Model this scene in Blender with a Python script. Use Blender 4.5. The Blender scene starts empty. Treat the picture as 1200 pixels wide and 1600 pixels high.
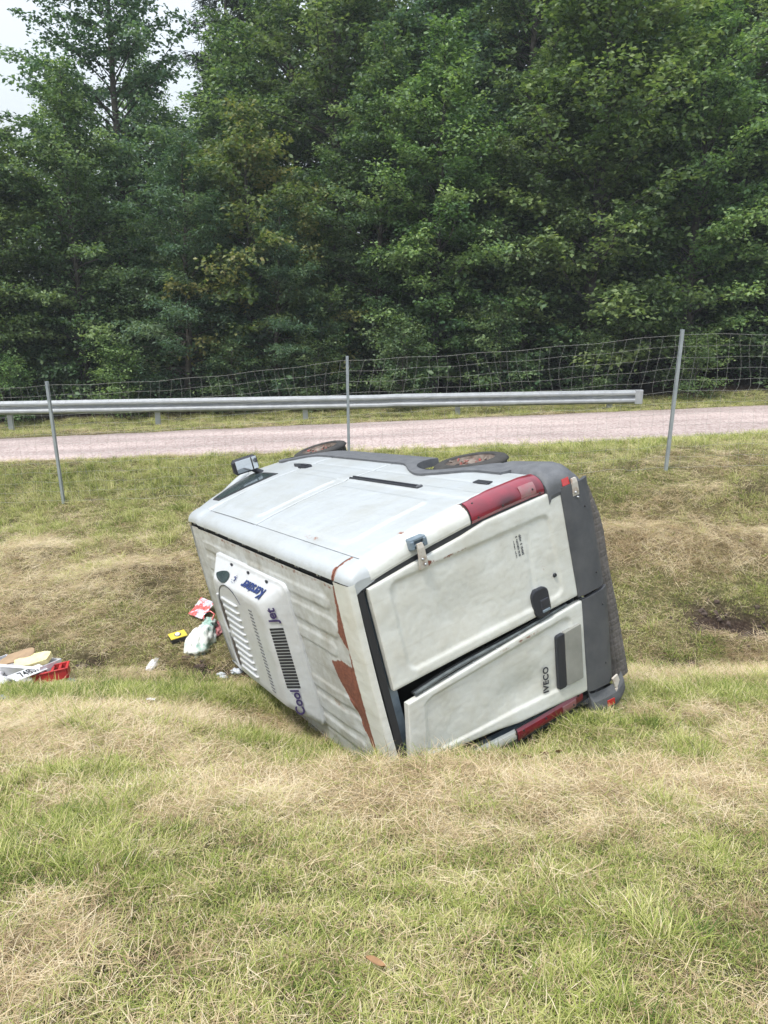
import bpy, math, random
import numpy as np
from mathutils import Matrix, Vector

rnd = random.Random(7)
rng = np.random.default_rng(11)
R = math.radians
S = bpy.context.scene
COL = S.collection

# ------------------------------------------------------------------ camera
CAM_PITCH = R(16.0)
cam = bpy.data.cameras.new('camera')
cam_o = bpy.data.objects.new('camera', cam)
COL.objects.link(cam_o)
S.camera = cam_o
cam.sensor_fit = 'VERTICAL'
cam.sensor_height = 32.0
cam.lens = 32.0 * 1200.0 / 1600.0
cam.clip_start = 0.05
cam.clip_end = 2000
cam_o.location = (0, 0, 0)
cam_o.rotation_euler = (R(90) - CAM_PITCH, 0, 0)

# ------------------------------------------------------------------ light
SUN_EL, SUN_AZ = R(63), R(-132)       # azimuth measured clockwise from +Y (view direction)
w = bpy.data.worlds.new('World')
S.world = w
w.use_nodes = True
nt = w.node_tree
nt.nodes.clear()
out = nt.nodes.new('ShaderNodeOutputWorld')
bg = nt.nodes.new('ShaderNodeBackground')
sky = nt.nodes.new('ShaderNodeTexSky')
sky.sky_type = 'NISHITA'
sky.sun_disc = False
sky.sun_elevation = SUN_EL
sky.sun_rotation = SUN_AZ
sky.air_density = 1.6
sky.dust_density = 4.0
sky.ozone_density = 1.0
mixs = nt.nodes.new('ShaderNodeMixRGB')
mixs.inputs[0].default_value = 0.72          # thin overcast veil over the blue
mixs.inputs[2].default_value = (9.6, 10.3, 11.2, 1)
nt.links.new(sky.outputs[0], mixs.inputs[1])
# overcast luminance falls from the zenith to the horizon as (1 + 2 sin h) / 3
tcw = nt.nodes.new('ShaderNodeTexCoord')
sepw = nt.nodes.new('ShaderNodeSeparateXYZ')
nt.links.new(tcw.outputs['Generated'], sepw.inputs[0])
mrw = nt.nodes.new('ShaderNodeMapRange')
mrw.inputs[1].default_value = 0.0; mrw.inputs[2].default_value = 1.0
mrw.inputs[3].default_value = 0.48; mrw.inputs[4].default_value = 1.30
nt.links.new(sepw.outputs[2], mrw.inputs[0])
mulw = nt.nodes.new('ShaderNodeMixRGB'); mulw.blend_type = 'MULTIPLY'; mulw.inputs[0].default_value = 1.0
nt.links.new(mixs.outputs[0], mulw.inputs[1]); nt.links.new(mrw.outputs[0], mulw.inputs[2])
nt.links.new(mulw.outputs[0], bg.inputs[0])
bg.inputs[1].default_value = 0.105
nt.links.new(bg.outputs[0], out.inputs[0])
sun = bpy.data.lights.new('sun', 'SUN')
sun.energy = 1.9
sun.angle = R(11)
sun.color = (1.0, 0.96, 0.90)
sun_o = bpy.data.objects.new('sun', sun)
COL.objects.link(sun_o)
sd = Vector((math.sin(SUN_AZ) * math.cos(SUN_EL), math.cos(SUN_AZ) * math.cos(SUN_EL), math.sin(SUN_EL)))
sun_o.rotation_euler = sd.to_track_quat('Z', 'Y').to_euler()
sun_o.location = (0, 0, 30)
S.view_settings.view_transform = 'Standard'
S.view_settings.look = 'None'
S.view_settings.gamma = 1
S.view_settings.exposure = 0.80
S.cycles.max_bounces = 4
S.cycles.diffuse_bounces = 2
S.cycles.glossy_bounces = 2
S.cycles.transmission_bounces = 2
S.cycles.transparent_max_bounces = 8

# ------------------------------------------------------------------ helpers
def tag(o, label=None, cat=None, group=None, kind=None):
    if label: o['label'] = label
    if cat: o['category'] = cat
    if group: o['group'] = group
    if kind: o['kind'] = kind
    return o

def empty(name, loc=(0, 0, 0), rot=(0, 0, 0)):
    o = bpy.data.objects.new(name, None)
    o.empty_display_size = 0.2
    COL.objects.link(o)
    o.location = loc
    o.rotation_euler = rot
    return o

def rgb(c):
    return (c[0], c[1], c[2], 1.0)

def mat(name, col, rough=0.6, metal=0.0, noise=0.0, nscale=8.0, col2=None, bump=0.0, bscale=40.0, spec=0.5,
        ramp=(0.35, 0.65), coat=0.0, trans=0.0):
    m = bpy.data.materials.new(name)
    m.use_nodes = True
    t = m.node_tree
    b = t.nodes['Principled BSDF']
    b.inputs['Base Color'].default_value = rgb(col)
    b.inputs['Roughness'].default_value = rough
    b.inputs['Metallic'].default_value = metal
    b.inputs['Specular IOR Level'].default_value = spec
    b.inputs['Coat Weight'].default_value = coat
    if trans:
        b.inputs['Transmission Weight'].default_value = trans
    tc = t.nodes.new('ShaderNodeTexCoord')
    if col2 is not None:
        n = t.nodes.new('ShaderNodeTexNoise')
        n.inputs['Scale'].default_value = nscale
        n.inputs['Detail'].default_value = 6
        n.inputs['Roughness'].default_value = 0.65
        t.links.new(tc.outputs['Object'], n.inputs['Vector'])
        mr = t.nodes.new('ShaderNodeMapRange')
        mr.inputs[1].default_value = ramp[0]
        mr.inputs[2].default_value = ramp[1]
        t.links.new(n.outputs[0], mr.inputs[0])
        mx = t.nodes.new('ShaderNodeMixRGB')
        mx.inputs[1].default_value = rgb(col)
        mx.inputs[2].default_value = rgb(col2)
        t.links.new(mr.outputs[0], mx.inputs[0])
        t.links.new(mx.outputs[0], b.inputs['Base Color'])
    if bump:
        n2 = t.nodes.new('ShaderNodeTexNoise')
        n2.inputs['Scale'].default_value = bscale
        n2.inputs['Detail'].default_value = 5
        t.links.new(tc.outputs['Object'], n2.inputs['Vector'])
        bp = t.nodes.new('ShaderNodeBump')
        bp.inputs['Strength'].default_value = bump
        bp.inputs['Distance'].default_value = 0.01
        t.links.new(n2.outputs[0], bp.inputs['Height'])
        t.links.new(bp.outputs[0], b.inputs['Normal'])
    return m

class MB:
    """collects geometry, links it as one mesh object"""
    def __init__(self):
        self.v, self.f, self.m, self.s = [], [], [], []
    def add(self, vs, fs, mi=0, smooth=False):
        k = len(self.v)
        self.v.extend([tuple(p) for p in vs])
        for f in fs:
            self.f.append(tuple(i + k for i in f))
            self.m.append(mi)
            self.s.append(smooth)
        return self
    def box(self, c, h, rot=None, mi=0, bev=0.0):
        cx, cy, cz = c
        hx, hy, hz = h
        if bev <= 0:
            P = [(sx * hx, sy * hy, sz * hz) for sx in (-1, 1) for sy in (-1, 1) for sz in (-1, 1)]
            F = [(0, 1, 3, 2), (4, 6, 7, 5), (0, 4, 5, 1), (2, 3, 7, 6), (0, 2, 6, 4), (1, 5, 7, 3)]
        else:
            # chamfered box
            P, idx = [], {}
            for sx in (-1, 1):
                for sy in (-1, 1):
                    for sz in (-1, 1):
                        for a in range(3):
                            q = [sx * hx, sy * hy, sz * hz]
                            for b in range(3):
                                if b != a:
                                    q[b] -= (sx, sy, sz)[b] * bev
                            idx[(sx, sy, sz, a)] = len(P)
                            P.append(tuple(q))
            F = []
            for a in range(3):
                o1, o2 = [(1, 2), (2, 0), (0, 1)][a]
                for s in (-1, 1):
                    ring = []
                    for (p, q) in ((-1, -1), (1, -1), (1, 1), (-1, 1)):
                        sg = [0, 0, 0]
                        sg[a] = s; sg[o1] = p; sg[o2] = q
                        ring.append(idx[(sg[0], sg[1], sg[2], a)])
                    F.append(tuple(ring if s > 0 else ring[::-1]))
            for a in range(3):       # edges parallel to axis a
                b, c2 = [(1, 2), (2, 0), (0, 1)][a]
                for p in (-1, 1):
                    for q in (-1, 1):
                        def I(sa, axis):
                            sg = [0, 0, 0]; sg[a] = sa; sg[b] = p; sg[c2] = q
                            return idx[(sg[0], sg[1], sg[2], axis)]
                        F.append((I(-1, b), I(1, b), I(1, c2), I(-1, c2)))
            for sx in (-1, 1):
                for sy in (-1, 1):
                    for sz in (-1, 1):
                        F.append((idx[(sx, sy, sz, 0)], idx[(sx, sy, sz, 1)], idx[(sx, sy, sz, 2)]))
        if rot is not None:
            P = [tuple(rot @ Vector(p)) for p in P]
        self.add([(p[0] + cx, p[1] + cy, p[2] + cz) for p in P], F, mi)
        return self
    def tube(self, pts, r, n=8, mi=0, caps=True, smooth=True):
        pts = [Vector(p) for p in pts]
        rr = r if isinstance(r, (list, tuple)) else [r] * len(pts)
        vs, fs = [], []
        t0 = (pts[1] - pts[0]).normalized()
        a = t0.orthogonal().normalized()
        for i, p in enumerate(pts):
            t = (pts[min(i + 1, len(pts) - 1)] - pts[max(i - 1, 0)]).normalized()
            a = (a - t * a.dot(t)).normalized()
            b = t.cross(a)
            for k in range(n):
                an = 2 * math.pi * k / n
                vs.append(p + (a * math.cos(an) + b * math.sin(an)) * rr[i])
        for i in range(len(pts) - 1):
            for k in range(n):
                fs.append((i * n + k, i * n + (k + 1) % n, (i + 1) * n + (k + 1) % n, (i + 1) * n + k))
        self.add(vs, fs, mi, smooth)
        if caps:
            self.add(vs[:n], [tuple(range(n))[::-1]], mi)
            self.add(vs[-n:], [tuple(range(n))], mi)
        return self
    def grid(self, fn, us, vs_, mi=0, smooth=True, mask=None, wrap=False):
        nu, nv = len(us), len(vs_)
        P = [fn(u, v) for u in us for v in vs_]
        F = []
        for i in range(nu - 1 + (1 if wrap else 0)):
            for j in range(nv - 1):
                if mask and not mask(0.5 * (us[i] + us[(i + 1) % nu]), 0.5 * (vs_[j] + vs_[j + 1])):
                    continue
                i2 = (i + 1) % nu
                F.append((i * nv + j, i2 * nv + j, i2 * nv + j + 1, i * nv + j + 1))
        self.add(P, F, mi, smooth)
        return self
    def lathe(self, prof, n=32, axis='z', c=(0, 0, 0), mi=0, smooth=True):
        vs, fs = [], []
        for (r, h) in prof:
            for k in range(n):
                a = 2 * math.pi * k / n
                x, y = r * math.cos(a), r * math.sin(a)
                p = {'z': (x, y, h), 'y': (x, h, y), 'x': (h, x, y)}[axis]
                vs.append((p[0] + c[0], p[1] + c[1], p[2] + c[2]))
        for i in range(len(prof) - 1):
            for k in range(n):
                fs.append((i * n + k, i * n + (k + 1) % n, (i + 1) * n + (k + 1) % n, (i + 1) * n + k))
        self.add(vs, fs, mi, smooth)
        return self
    def build(self, name, mats, parent=None, flip=False, attrs=None):
        me = bpy.data.meshes.new(name)
        V = [(x, -y, z) for (x, y, z) in self.v] if flip else self.v
        me.from_pydata(V, [], self.f)
        if not isinstance(mats, (list, tuple)): mats = [mats]
        for m in mats: me.materials.append(m)
        me.polygons.foreach_set('material_index', self.m)
        me.polygons.foreach_set('use_smooth', self.s)
        if attrs:
            for k, fn in attrs.items():
                a = me.attributes.new(k, 'FLOAT', 'POINT')
                a.data.foreach_set('value', [fn(p) for p in self.v])
        me.update()
        o = bpy.data.objects.new(name, me)
        COL.objects.link(o)
        if parent is not None: o.parent = parent
        return o

def lin(a, b, n):
    return [a + (b - a) * i / (n - 1) for i in range(n)]

# smooth value noise, vectorised
def _h(ix, iy, s):
    a = np.sin(ix * 127.1 + iy * 311.7 + s * 74.7) * 43758.5453
    return a - np.floor(a)
def vnoise(x, y, s=0.0):
    x = np.asarray(x, float); y = np.asarray(y, float)
    ix, iy = np.floor(x), np.floor(y)
    fx, fy = x - ix, y - iy
    fx = fx * fx * (3 - 2 * fx); fy = fy * fy * (3 - 2 * fy)
    return (_h(ix, iy, s) * (1 - fx) + _h(ix + 1, iy, s) * fx) * (1 - fy) + (_h(ix, iy + 1, s) * (1 - fx) + _h(ix + 1, iy + 1, s) * fx) * fy
def fbm(x, y, s=0.0, o=4):
    r, a, t = 0, 0.5, 0
    for i in range(o):
        r = r + a * vnoise(x * 2 ** i, y * 2 ** i, s + i); t += a; a *= 0.5
    return r / t

# ------------------------------------------------------------------ terrain shape
KN = [(-30, 2.0, 2.0), (-6, -0.05, -0.05), (-1, -1.36, -1.36), (4.5, -2.98, -2.98), (5.4, -3.25, -3.22), (6.3, -3.54, -3.46), (6.9, -3.80, -3.68),
      (7.3, -3.93, -3.80), (7.7, -3.86, -3.72), (8.3, -3.72, -3.50), (9.4, -3.60, -2.80), (10.4, -3.52, -2.20), (11.3, -3.46, -2.12),
      (12.2, -3.18, -2.22), (13.0, -2.88, -2.42), (16.4, -2.86, -2.44), (17.4, -2.96, -2.50), (19.0, -3.0, -2.5), (120, -3.0, -2.5), (600, -3, -2.5)]
KY = np.array([k[0] for k in KN], float); KL = np.array([k[1] for k in KN]); KR = np.array([k[2] for k in KN])
def road_near(x): return 13.2 - 0.03 * x
def road_far(x): return 16.15 + 0.06 * x
def tz(x, y, rough=True):
    x = np.asarray(x, float); y = np.asarray(y, float)
    z = 0
    xc = np.clip(x, -14, 14)
    for d in (-0.28, -0.14, 0, 0.14, 0.28):
        l = np.interp(y + d, KY, KL); r = np.interp(y + d, KY, KR)
        z = z + (l + (r - l) * (xc + 6) / 12) / 5
    if rough:
        k = np.clip((road_near(x) - 0.1 - y) / 0.6, 0, 1) + np.clip((y - road_far(x) - 0.1) / 0.6, 0, 1)
        z = z + k * (0.10 * (fbm(x * 0.9, y * 0.9, 3) - 0.5) + 0.05 * (fbm(x * 3.1, y * 3.1, 9, 3) - 0.5) + 0.03 * (vnoise(x * 9, y * 9, 5) - 0.5))
        # van dug into the bank beside its roof; scuffed hollow on the right
        z = z - 0.17 * np.exp(-((x + 0.8) / 0.6) ** 2 - ((y - 5.6) / 0.5) ** 2)
        z = z - 0.20 * np.exp(-((x - 4.15) / 0.45) ** 2 - ((y - 8.08) / 0.20) ** 2) + 0.08 * np.exp(-((x - 4.0) / 0.5) ** 2 - ((y - 7.72) / 0.12) ** 2)
        z = z - 0.13 * np.exp(-((y - 7.42 - .12 * np.sin(x * 1.3)) / .11) ** 2) * np.clip(2.2 * (fbm(x * 1.4, y * .3, 51, 2) - .25), 0, 1)
        z = z - 0.24 * np.exp(-((x - .25) / 1.05) ** 4 - ((y - 5.0) / .52) ** 2) + .06 * np.exp(-((x - 1.35) / .45) ** 2 - ((y - 5.05) / .3) ** 2)
        # rakings heaped on the far bank
        for (hx, hy, sx, sy, hh) in HEAPS:
            z = z + hh * np.exp(-((x - hx) / sx) ** 2 - ((y - hy) / sy) ** 2)
    return z
HEAPS = [(3.2, 9.3, .8, .22, .12), (4.6, 9.1, .7, .22, .12), (2.3, 9.0, .3, .2, .09), (3.9, 9.9, .6, .18, .09), (-3.2, 9.2, .8, .25, .09), (-4.6, 9.9, .7, .2, .08), (-1.9, 5.1, .8, .3, .05), (-3.0, 5.2, .7, .3, .05),
         (.9, 3.7, 1.1, .25, .05), (3.2, 6.6, .9, .25, .05), (-4.2, 8.8, .5, .2, .04)]
def tz1(x, y): return float(tz(np.array([x]), np.array([y]))[0])

def dryness(x, y):
    """0 lush green .. 1 dead straw, by place on the real ground"""
    x = np.asarray(x, float); y = np.asarray(y, float)
    d = 0.38 - .07 * np.clip((4.0 - y) / .8, 0, 1) + 0.62 * (fbm(x * 0.8, y * 1.3, 21) - 0.5) + 0.5 * (fbm(x * 3, y * 4, 33, 3) - 0.5)
    G = [(-2.2, 5.15, 1.5, .42, .62), (-3.9, 5.2, 1.2, .45, .5), (0.2, 3.9, 1.3, .18, .16), (2.4, 4.0, 1.5, .18, .16), (.2, 3.2, .9, .3, .1), (-1.3, 3.9, 1, .3, .2),
         (3.3, 9.25, 1.2, .35, .55), (5, 9.2, 1.0, .3, .4), (3.4, 6.9, 1.3, .45, .42), (-3.6, 9.3, 1.4, .5, .35), (-4.2, 8.4, 1.2, .35, .3), (-2.3, 7.9, .8, .4, .2), (2.7, 5.4, .5, .25, .15),
         (-4.0, 6.2, 3.0, .40, -.75), (-.6, 5.2, .55, .25, -.75), (.6, 4.50, 1.0, .16, -.45), (-.9, 4.7, .6, .2, -.3), (1.6, 5.1, .6, .22, -.6), (3.4, 5.9, 1.6, .35, -.45), (-5, 12.4, 3, .5, -.35), (3, 12.2, 6, .7, -.5), (0, 11.6, 4, .8, -.2),
         (-1.2, 2.9, .8, .4, -.25), (1.0, 2.6, 1.0, .5, -.25), (-1.6, 2.1, .5, .3, .2), (3.9, 8.4, .8, .3, -.2), (2.5, 10.5, 1.5, .5, -.3)]
    for (gx, gy, sx, sy, a) in G:
        d = d + a * np.exp(-((x - gx) / sx) ** 2 - ((y - gy) / sy) ** 2)
    d = d - 0.45 * np.clip((y - 16.4) / .6, 0, 1)
    return np.clip(d, 0, 1)
def soilness(x, y):
    d = 1.3 * np.exp(-((y - 7.42 - .12 * np.sin(x * 1.3)) / .17) ** 2) * np.clip(.05 + 2.4 * (fbm(x * 1.9, y * 1.2, 50, 3) - .34), 0, 1) * np.clip(1.6 - np.abs(x) * .05, 0, 1)
    d = d + 1.25 * np.exp(-((x - 4.1) / .55) ** 2 - ((y - 8.06) / .27) ** 2)
    d = d + 0.75 * np.exp(-((x + 1.75) / .55) ** 2 - ((y - 7.05) / .3) ** 2)
    d = d + .5 * np.exp(-((x - 1.9) / .35) ** 2 - ((y - 5.2) / .12) ** 2)
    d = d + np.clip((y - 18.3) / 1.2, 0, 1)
    d = d + 0.45 * np.clip((fbm(x * 2.3, y * 2.3, 77, 3) - .62) * 8, 0, 1)
    return np.clip(d, 0, 1)

# ------------------------------------------------------------------ ground material + mesh
def ground_material():
    m = bpy.data.materials.new('turf_ground')
    m.use_nodes = True
    t = m.node_tree
    b = t.nodes['Principled BSDF']
    b.inputs['Roughness'].default_value = 0.95
    b.inputs['Specular IOR Level'].default_value = 0.1
    ad = t.nodes.new('ShaderNodeAttribute'); ad.attribute_name = 'dry'
    az = t.nodes.new('ShaderNodeAttribute'); az.attribute_name = 'soil'
    tc = t.nodes.new('ShaderNodeTexCoord')
    n = t.nodes.new('ShaderNodeTexNoise'); n.inputs['Scale'].default_value = 28; n.inputs['Detail'].default_value = 8; n.inputs['Roughness'].default_value = .8
    t.links.new(tc.outputs['Object'], n.inputs['Vector'])
    def ramp(c):
        r = t.nodes.new('ShaderNodeValToRGB')
        r.color_ramp.elements[0].position = c[0][0]; r.color_ramp.elements[0].color = rgb(c[0][1])
        r.color_ramp.elements[1].position = c[-1][0]; r.color_ramp.elements[1].color = rgb(c[-1][1])
        for p, cc in c[1:-1]:
            e = r.color_ramp.elements.new(p); e.color = rgb(cc)
        t.links.new(n.outputs[0], r.inputs[0])
        return r
    g = ramp([(.3, (.035, .04, .014)), (.5, (.09, .095, .035)), (.68, (.20, .20, .08))])
    s = ramp([(.3, (.06, .042, .025)), (.5, (.17, .125, .07)), (.68, (.36, .28, .17))])
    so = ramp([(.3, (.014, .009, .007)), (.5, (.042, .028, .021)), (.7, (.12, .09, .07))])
    m1 = t.nodes.new('ShaderNodeMixRGB'); m2 = t.nodes.new('ShaderNodeMixRGB')
    t.links.new(ad.outputs['Fac'], m1.inputs[0]); t.links.new(g.outputs[0], m1.inputs[1]); t.links.new(s.outputs[0], m1.inputs[2])
    t.links.new(az.outputs['Fac'], m2.inputs[0]); t.links.new(m1.outputs[0], m2.inputs[1]); t.links.new(so.outputs[0], m2.inputs[2])
    t.links.new(m2.outputs[0], b.inputs['Base Color'])
    bp = t.nodes.new('ShaderNodeBump'); bp.inputs['Strength'].default_value = .9; bp.inputs['Distance'].default_value = .03
    t.links.new(n.outputs[0], bp.inputs['Height']); t.links.new(bp.outputs[0], b.inputs['Normal'])
    return m

def axis_coords(lo, hi, step, far_lo, far_hi):
    a = list(np.arange(lo, hi + 1e-6, step))
    s = step; p = hi
    while p < far_hi:
        s *= 1.35; p += s; a.append(min(p, far_hi))
    s = step; p = lo
    while p > far_lo:
        s *= 1.35; p -= s; a.insert(0, max(p, far_lo))
    return np.array(a)
gx = axis_coords(-9, 9, 0.085, -240, 240)
gy = axis_coords(0.4, 19, 0.075, -25, 280)
GX, GY = np.meshgrid(gx, gy, indexing='ij')
fx, fy = GX.ravel(), GY.ravel()
fz = tz(fx, fy)
on_road = (fy > road_near(fx)) & (fy < road_far(fx))
fz = np.where(on_road, fz - 0.03, fz)
nu, nv = len(gx), len(gy)
me = bpy.data.meshes.new('ground')
I = np.arange(nu * nv).reshape(nu, nv)
faces = np.stack([I[:-1, :-1], I[1:, :-1], I[1:, 1:], I[:-1, 1:]], -1).reshape(-1, 4)
me.from_pydata(np.stack([fx, fy, fz], 1).tolist(), [], faces.tolist())
me.polygons.foreach_set('use_smooth', [True] * len(me.polygons))
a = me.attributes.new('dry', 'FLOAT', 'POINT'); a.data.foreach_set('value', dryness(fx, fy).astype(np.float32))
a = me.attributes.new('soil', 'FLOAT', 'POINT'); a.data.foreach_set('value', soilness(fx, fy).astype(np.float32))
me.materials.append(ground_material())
ground = bpy.data.objects.new('ground', me)
COL.objects.link(ground)
tag(ground, 'grassy ditch banks falling to a muddy ditch, mown turf and straw', kind='structure')

# ------------------------------------------------------------------ road
def road_material():
    m = bpy.data.materials.new('pink_asphalt')
    m.use_nodes = True
    t = m.node_tree
    b = t.nodes['Principled BSDF']; b.inputs['Roughness'].default_value = .9; b.inputs['Specular IOR Level'].default_value = .25
    tc = t.nodes.new('ShaderNodeTexCoord')
    v = t.nodes.new('ShaderNodeTexVoronoi'); v.inputs['Scale'].default_value = 34
    t.links.new(tc.outputs['Object'], v.inputs['Vector'])
    r = t.nodes.new('ShaderNodeValToRGB')
    r.color_ramp.elements[0].position = 0; r.color_ramp.elements[0].color = (.26, .195, .18, 1)
    r.color_ramp.elements[1].position = 1; r.color_ramp.elements[1].color = (.52, .445, .425, 1)
    e = r.color_ramp.elements.new(.5); e.color = (.41, .335, .318, 1)
    t.links.new(v.outputs['Color'], r.inputs[0])
    mp = t.nodes.new('ShaderNodeMapping'); mp.inputs['Scale'].default_value = (.25, 1.6, 1)
    t.links.new(tc.outputs['Object'], mp.inputs['Vector'])
    n = t.nodes.new('ShaderNodeTexNoise'); n.inputs['Scale'].default_value = 1.0; n.inputs['Detail'].default_value = 5
    t.links.new(mp.outputs[0], n.inputs['Vector'])
    mr = t.nodes.new('ShaderNodeMapRange'); mr.inputs[1].default_value = .35; mr.inputs[2].default_value = .65; mr.inputs[3].default_value = .78; mr.inputs[4].default_value = 1.16
    t.links.new(n.outputs[0], mr.inputs[0])
    mm = t.nodes.new('ShaderNodeMixRGB'); mm.blend_type = 'MULTIPLY'; mm.inputs[0].default_value = 1
    t.links.new(r.outputs[0], mm.inputs[1]); t.links.new(mr.outputs[0], mm.inputs[2])
    t.links.new(mm.outputs[0], b.inputs['Base Color'])
    bp = t.nodes.new('ShaderNodeBump'); bp.inputs['Strength'].default_value = .5; bp.inputs['Distance'].default_value = .006
    t.links.new(v.outputs['Distance'], bp.inputs['Height']); t.links.new(bp.outputs[0], b.inputs['Normal'])
    return m
rb = MB()
def road_pt(x, v):
    jn = 0.05 * (float(vnoise(x * 3, 0, 5)) - .5); jf = 0.12 * (float(vnoise(x * 2.3, 3, 6)) - .5)
    y = (road_near(x) + jn) * (1 - v) + (road_far(x) + jf) * v
    return (x, y, float(tz([x], [y], False)[0]) + 0.012 + 0.03 * (1 - (2 * v - 1) ** 2) - (0.05 if v in (0.0, 1.0) else 0))
rb.grid(road_pt, list(np.arange(-60, 60.1, 0.4)), [0.0, 0.008, .2, .4, .6, .8, .992, 1.0])
rd = rb.build('road', road_material())
tag(rd, 'narrow pinkish gravel asphalt service road beyond the wire fence', kind='structure')

# ------------------------------------------------------------------ van materials
def paint_material(name, base, dirt, dscale=3.0, dirt_amt=.5, rust=False, rough=.38):
    m = bpy.data.materials.new(name)
    m.use_nodes = True
    t = m.node_tree
    b = t.nodes['Principled BSDF']
    b.inputs['Roughness'].default_value = rough
    b.inputs['Specular IOR Level'].default_value = .5
    b.inputs['Coat Weight'].default_value = .25
    b.inputs['Coat Roughness'].default_value = .15
    tc = t.nodes.new('ShaderNodeTexCoord')
    def noise(sc, det=6, ro=.65, vec=None):
        n = t.nodes.new('ShaderNodeTexNoise'); n.inputs['Scale'].default_value = sc; n.inputs['Detail'].default_value = det; n.inputs['Roughness'].default_value = ro
        t.links.new(vec or tc.outputs['Object'], n.inputs['Vector']); return n
    def mrange(src, a, b_, c=0, d=1):
        r = t.nodes.new('ShaderNodeMapRange'); r.inputs[1].default_value = a; r.inputs[2].default_value = b_; r.inputs[3].default_value = c; r.inputs[4].default_value = d
        t.links.new(src, r.inputs[0]); return r
    def mix(fac, c1, c2):
        x = t.nodes.new('ShaderNodeMixRGB')
        t.links.new(fac, x.inputs[0])
        for k, c in ((1, c1), (2, c2)):
            if isinstance(c, tuple): x.inputs[k].default_value = rgb(c)
            else: t.links.new(c, x.inputs[k])
        return x
    n1 = noise(dscale, 8, .7)
    f1 = mrange(n1.outputs[0], .42, .72, 0, dirt_amt)
    c = mix(f1.outputs[0], base, dirt)
    mps = t.nodes.new('ShaderNodeMapping'); mps.inputs['Scale'].default_value = (1.5, 26, 2.5)
    t.links.new(tc.outputs['Object'], mps.inputs['Vector'])
    n6 = noise(1.0, 5, .6, vec=mps.outputs[0])
    f6 = mrange(n6.outputs[0], .56, .72, 0, .45 * dirt_amt)
    c = mix(f6.outputs[0], c.outputs[0], tuple(k * .8 for k in dirt))
    n2 = noise(60, 4, .8)
    f2 = mrange(n2.outputs[0], .60, .74, 0, .35 * dirt_amt + .08)
    c = mix(f2.outputs[0], c.outputs[0], tuple(k * .55 for k in dirt))
    n4 = noise(330, 2, .5)
    f4 = mrange(n4.outputs[0], .70, .76, 0, .6)
    c = mix(f4.outputs[0], c.outputs[0], (.25, .22, .19))
    if rust:
        at = t.nodes.new('ShaderNodeAttribute'); at.attribute_name = 'rust'
        n3 = noise(17, 8, .8)
        ad = t.nodes.new('ShaderNodeMath'); ad.operation = 'MULTIPLY_ADD'
        t.links.new(n3.outputs[0], ad.inputs[0]); ad.inputs[1].default_value = 1.6; 
        sb = t.nodes.new('ShaderNodeMath'); sb.operation = 'SUBTRACT'; t.links.new(at.outputs['Fac'], sb.inputs[0]); sb.inputs[1].default_value = .80
        t.links.new(sb.outputs[0], ad.inputs[2])
        st = mrange(ad.outputs[0], .38, .50, 0, .45)      # stained halo
        c = mix(st.outputs[0], c.outputs[0], (.30, .17, .10))
        fr = mrange(ad.outputs[0], .50, .57)
        n5 = noise(40, 5)
        rr = mrange(n5.outputs[0], .35, .65)
        rc = mix(rr.outputs[0], (.135, .045, .028), (.24, .085, .048))
        c = mix(fr.outputs[0], c.outputs[0], rc.outputs[0])
        ro = t.nodes.new('ShaderNodeMapRange'); t.links.new(fr.outputs[0], ro.inputs[0]); ro.inputs[3].default_value = rough; ro.inputs[4].default_value = .85
        t.links.new(ro.outputs[0], b.inputs['Roughness'])
        co = t.nodes.new('ShaderNodeMapRange'); t.links.new(fr.outputs[0], co.inputs[0]); co.inputs[3].default_value = .25; co.inputs[4].default_value = 0
        t.links.new(co.outputs[0], b.inputs['Coat Weight'])
    t.links.new(c.outputs[0], b.inputs['Base Color'])
    nb = noise(3.2, 3)
    bp = t.nodes.new('ShaderNodeBump'); bp.inputs['Strength'].default_value = .5; bp.inputs['Distance'].default_value = .03
    t.links.new(nb.outputs[0], bp.inputs['Height']); t.links.new(bp.outputs[0], b.inputs['Normal'])
    return m

M_SIDE = paint_material('white_van_paint', (.42, .45, .47), (.34, .34, .30), 2.6, .45, rust=True)
M_DOOR = paint_material('white_door_paint', (.62, .635, .60), (.44, .41, .32), 3.2, .5, rust=True, rough=.45)
M_ROOF = paint_material('grimy_roof_paint', (.51, .53, .525), (.25, .23, .18), 4.0, .85, rust=True, rough=.55)
M_AC = paint_material('white_cooler_plastic', (.53, .55, .565), (.40, .385, .35), 6.0, .35, rough=.42)
M_GREY = mat('grey_textured_plastic', (.085, .09, .10), .62, col2=(.13, .136, .145), nscale=9, bump=.25, bscale=320)
M_CLAD = mat('grey_door_cladding_plastic', (.055, .059, .067), .58, col2=(.085, .088, .095), nscale=5, bump=.15, bscale=240)
M_RUB = mat('black_rubber', (.018, .019, .021), .7)
M_SEAL = mat('grey_rubber_seal', (.05, .06, .065), .45, col2=(.13, .15, .15), nscale=12)
M_DARK = mat('dark_interior', (.012, .013, .016), .9, col2=(.03, .03, .035), nscale=6)
M_BLK = mat('black_plastic', (.022, .024, .032), .42)
M_RED = mat('red_lamp_lens', (.23, .010, .028), .28, col2=(.15, .010, .022), nscale=7, coat=.6, ramp=(.4, .7))
_t = M_RED.node_tree; _b = _t.nodes['Principled BSDF']; _src = _b.inputs['Base Color'].links[0].from_socket
_a = _t.nodes.new('ShaderNodeAttribute'); _a.attribute_name = 'rust'
_x = _t.nodes.new('ShaderNodeMixRGB'); _x.inputs[2].default_value = (.035, .010, .016, 1)
_t.links.new(_a.outputs['Fac'], _x.inputs[0]); _t.links.new(_src, _x.inputs[1]); _t.links.new(_x.outputs[0], _b.inputs['Base Color'])
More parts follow.
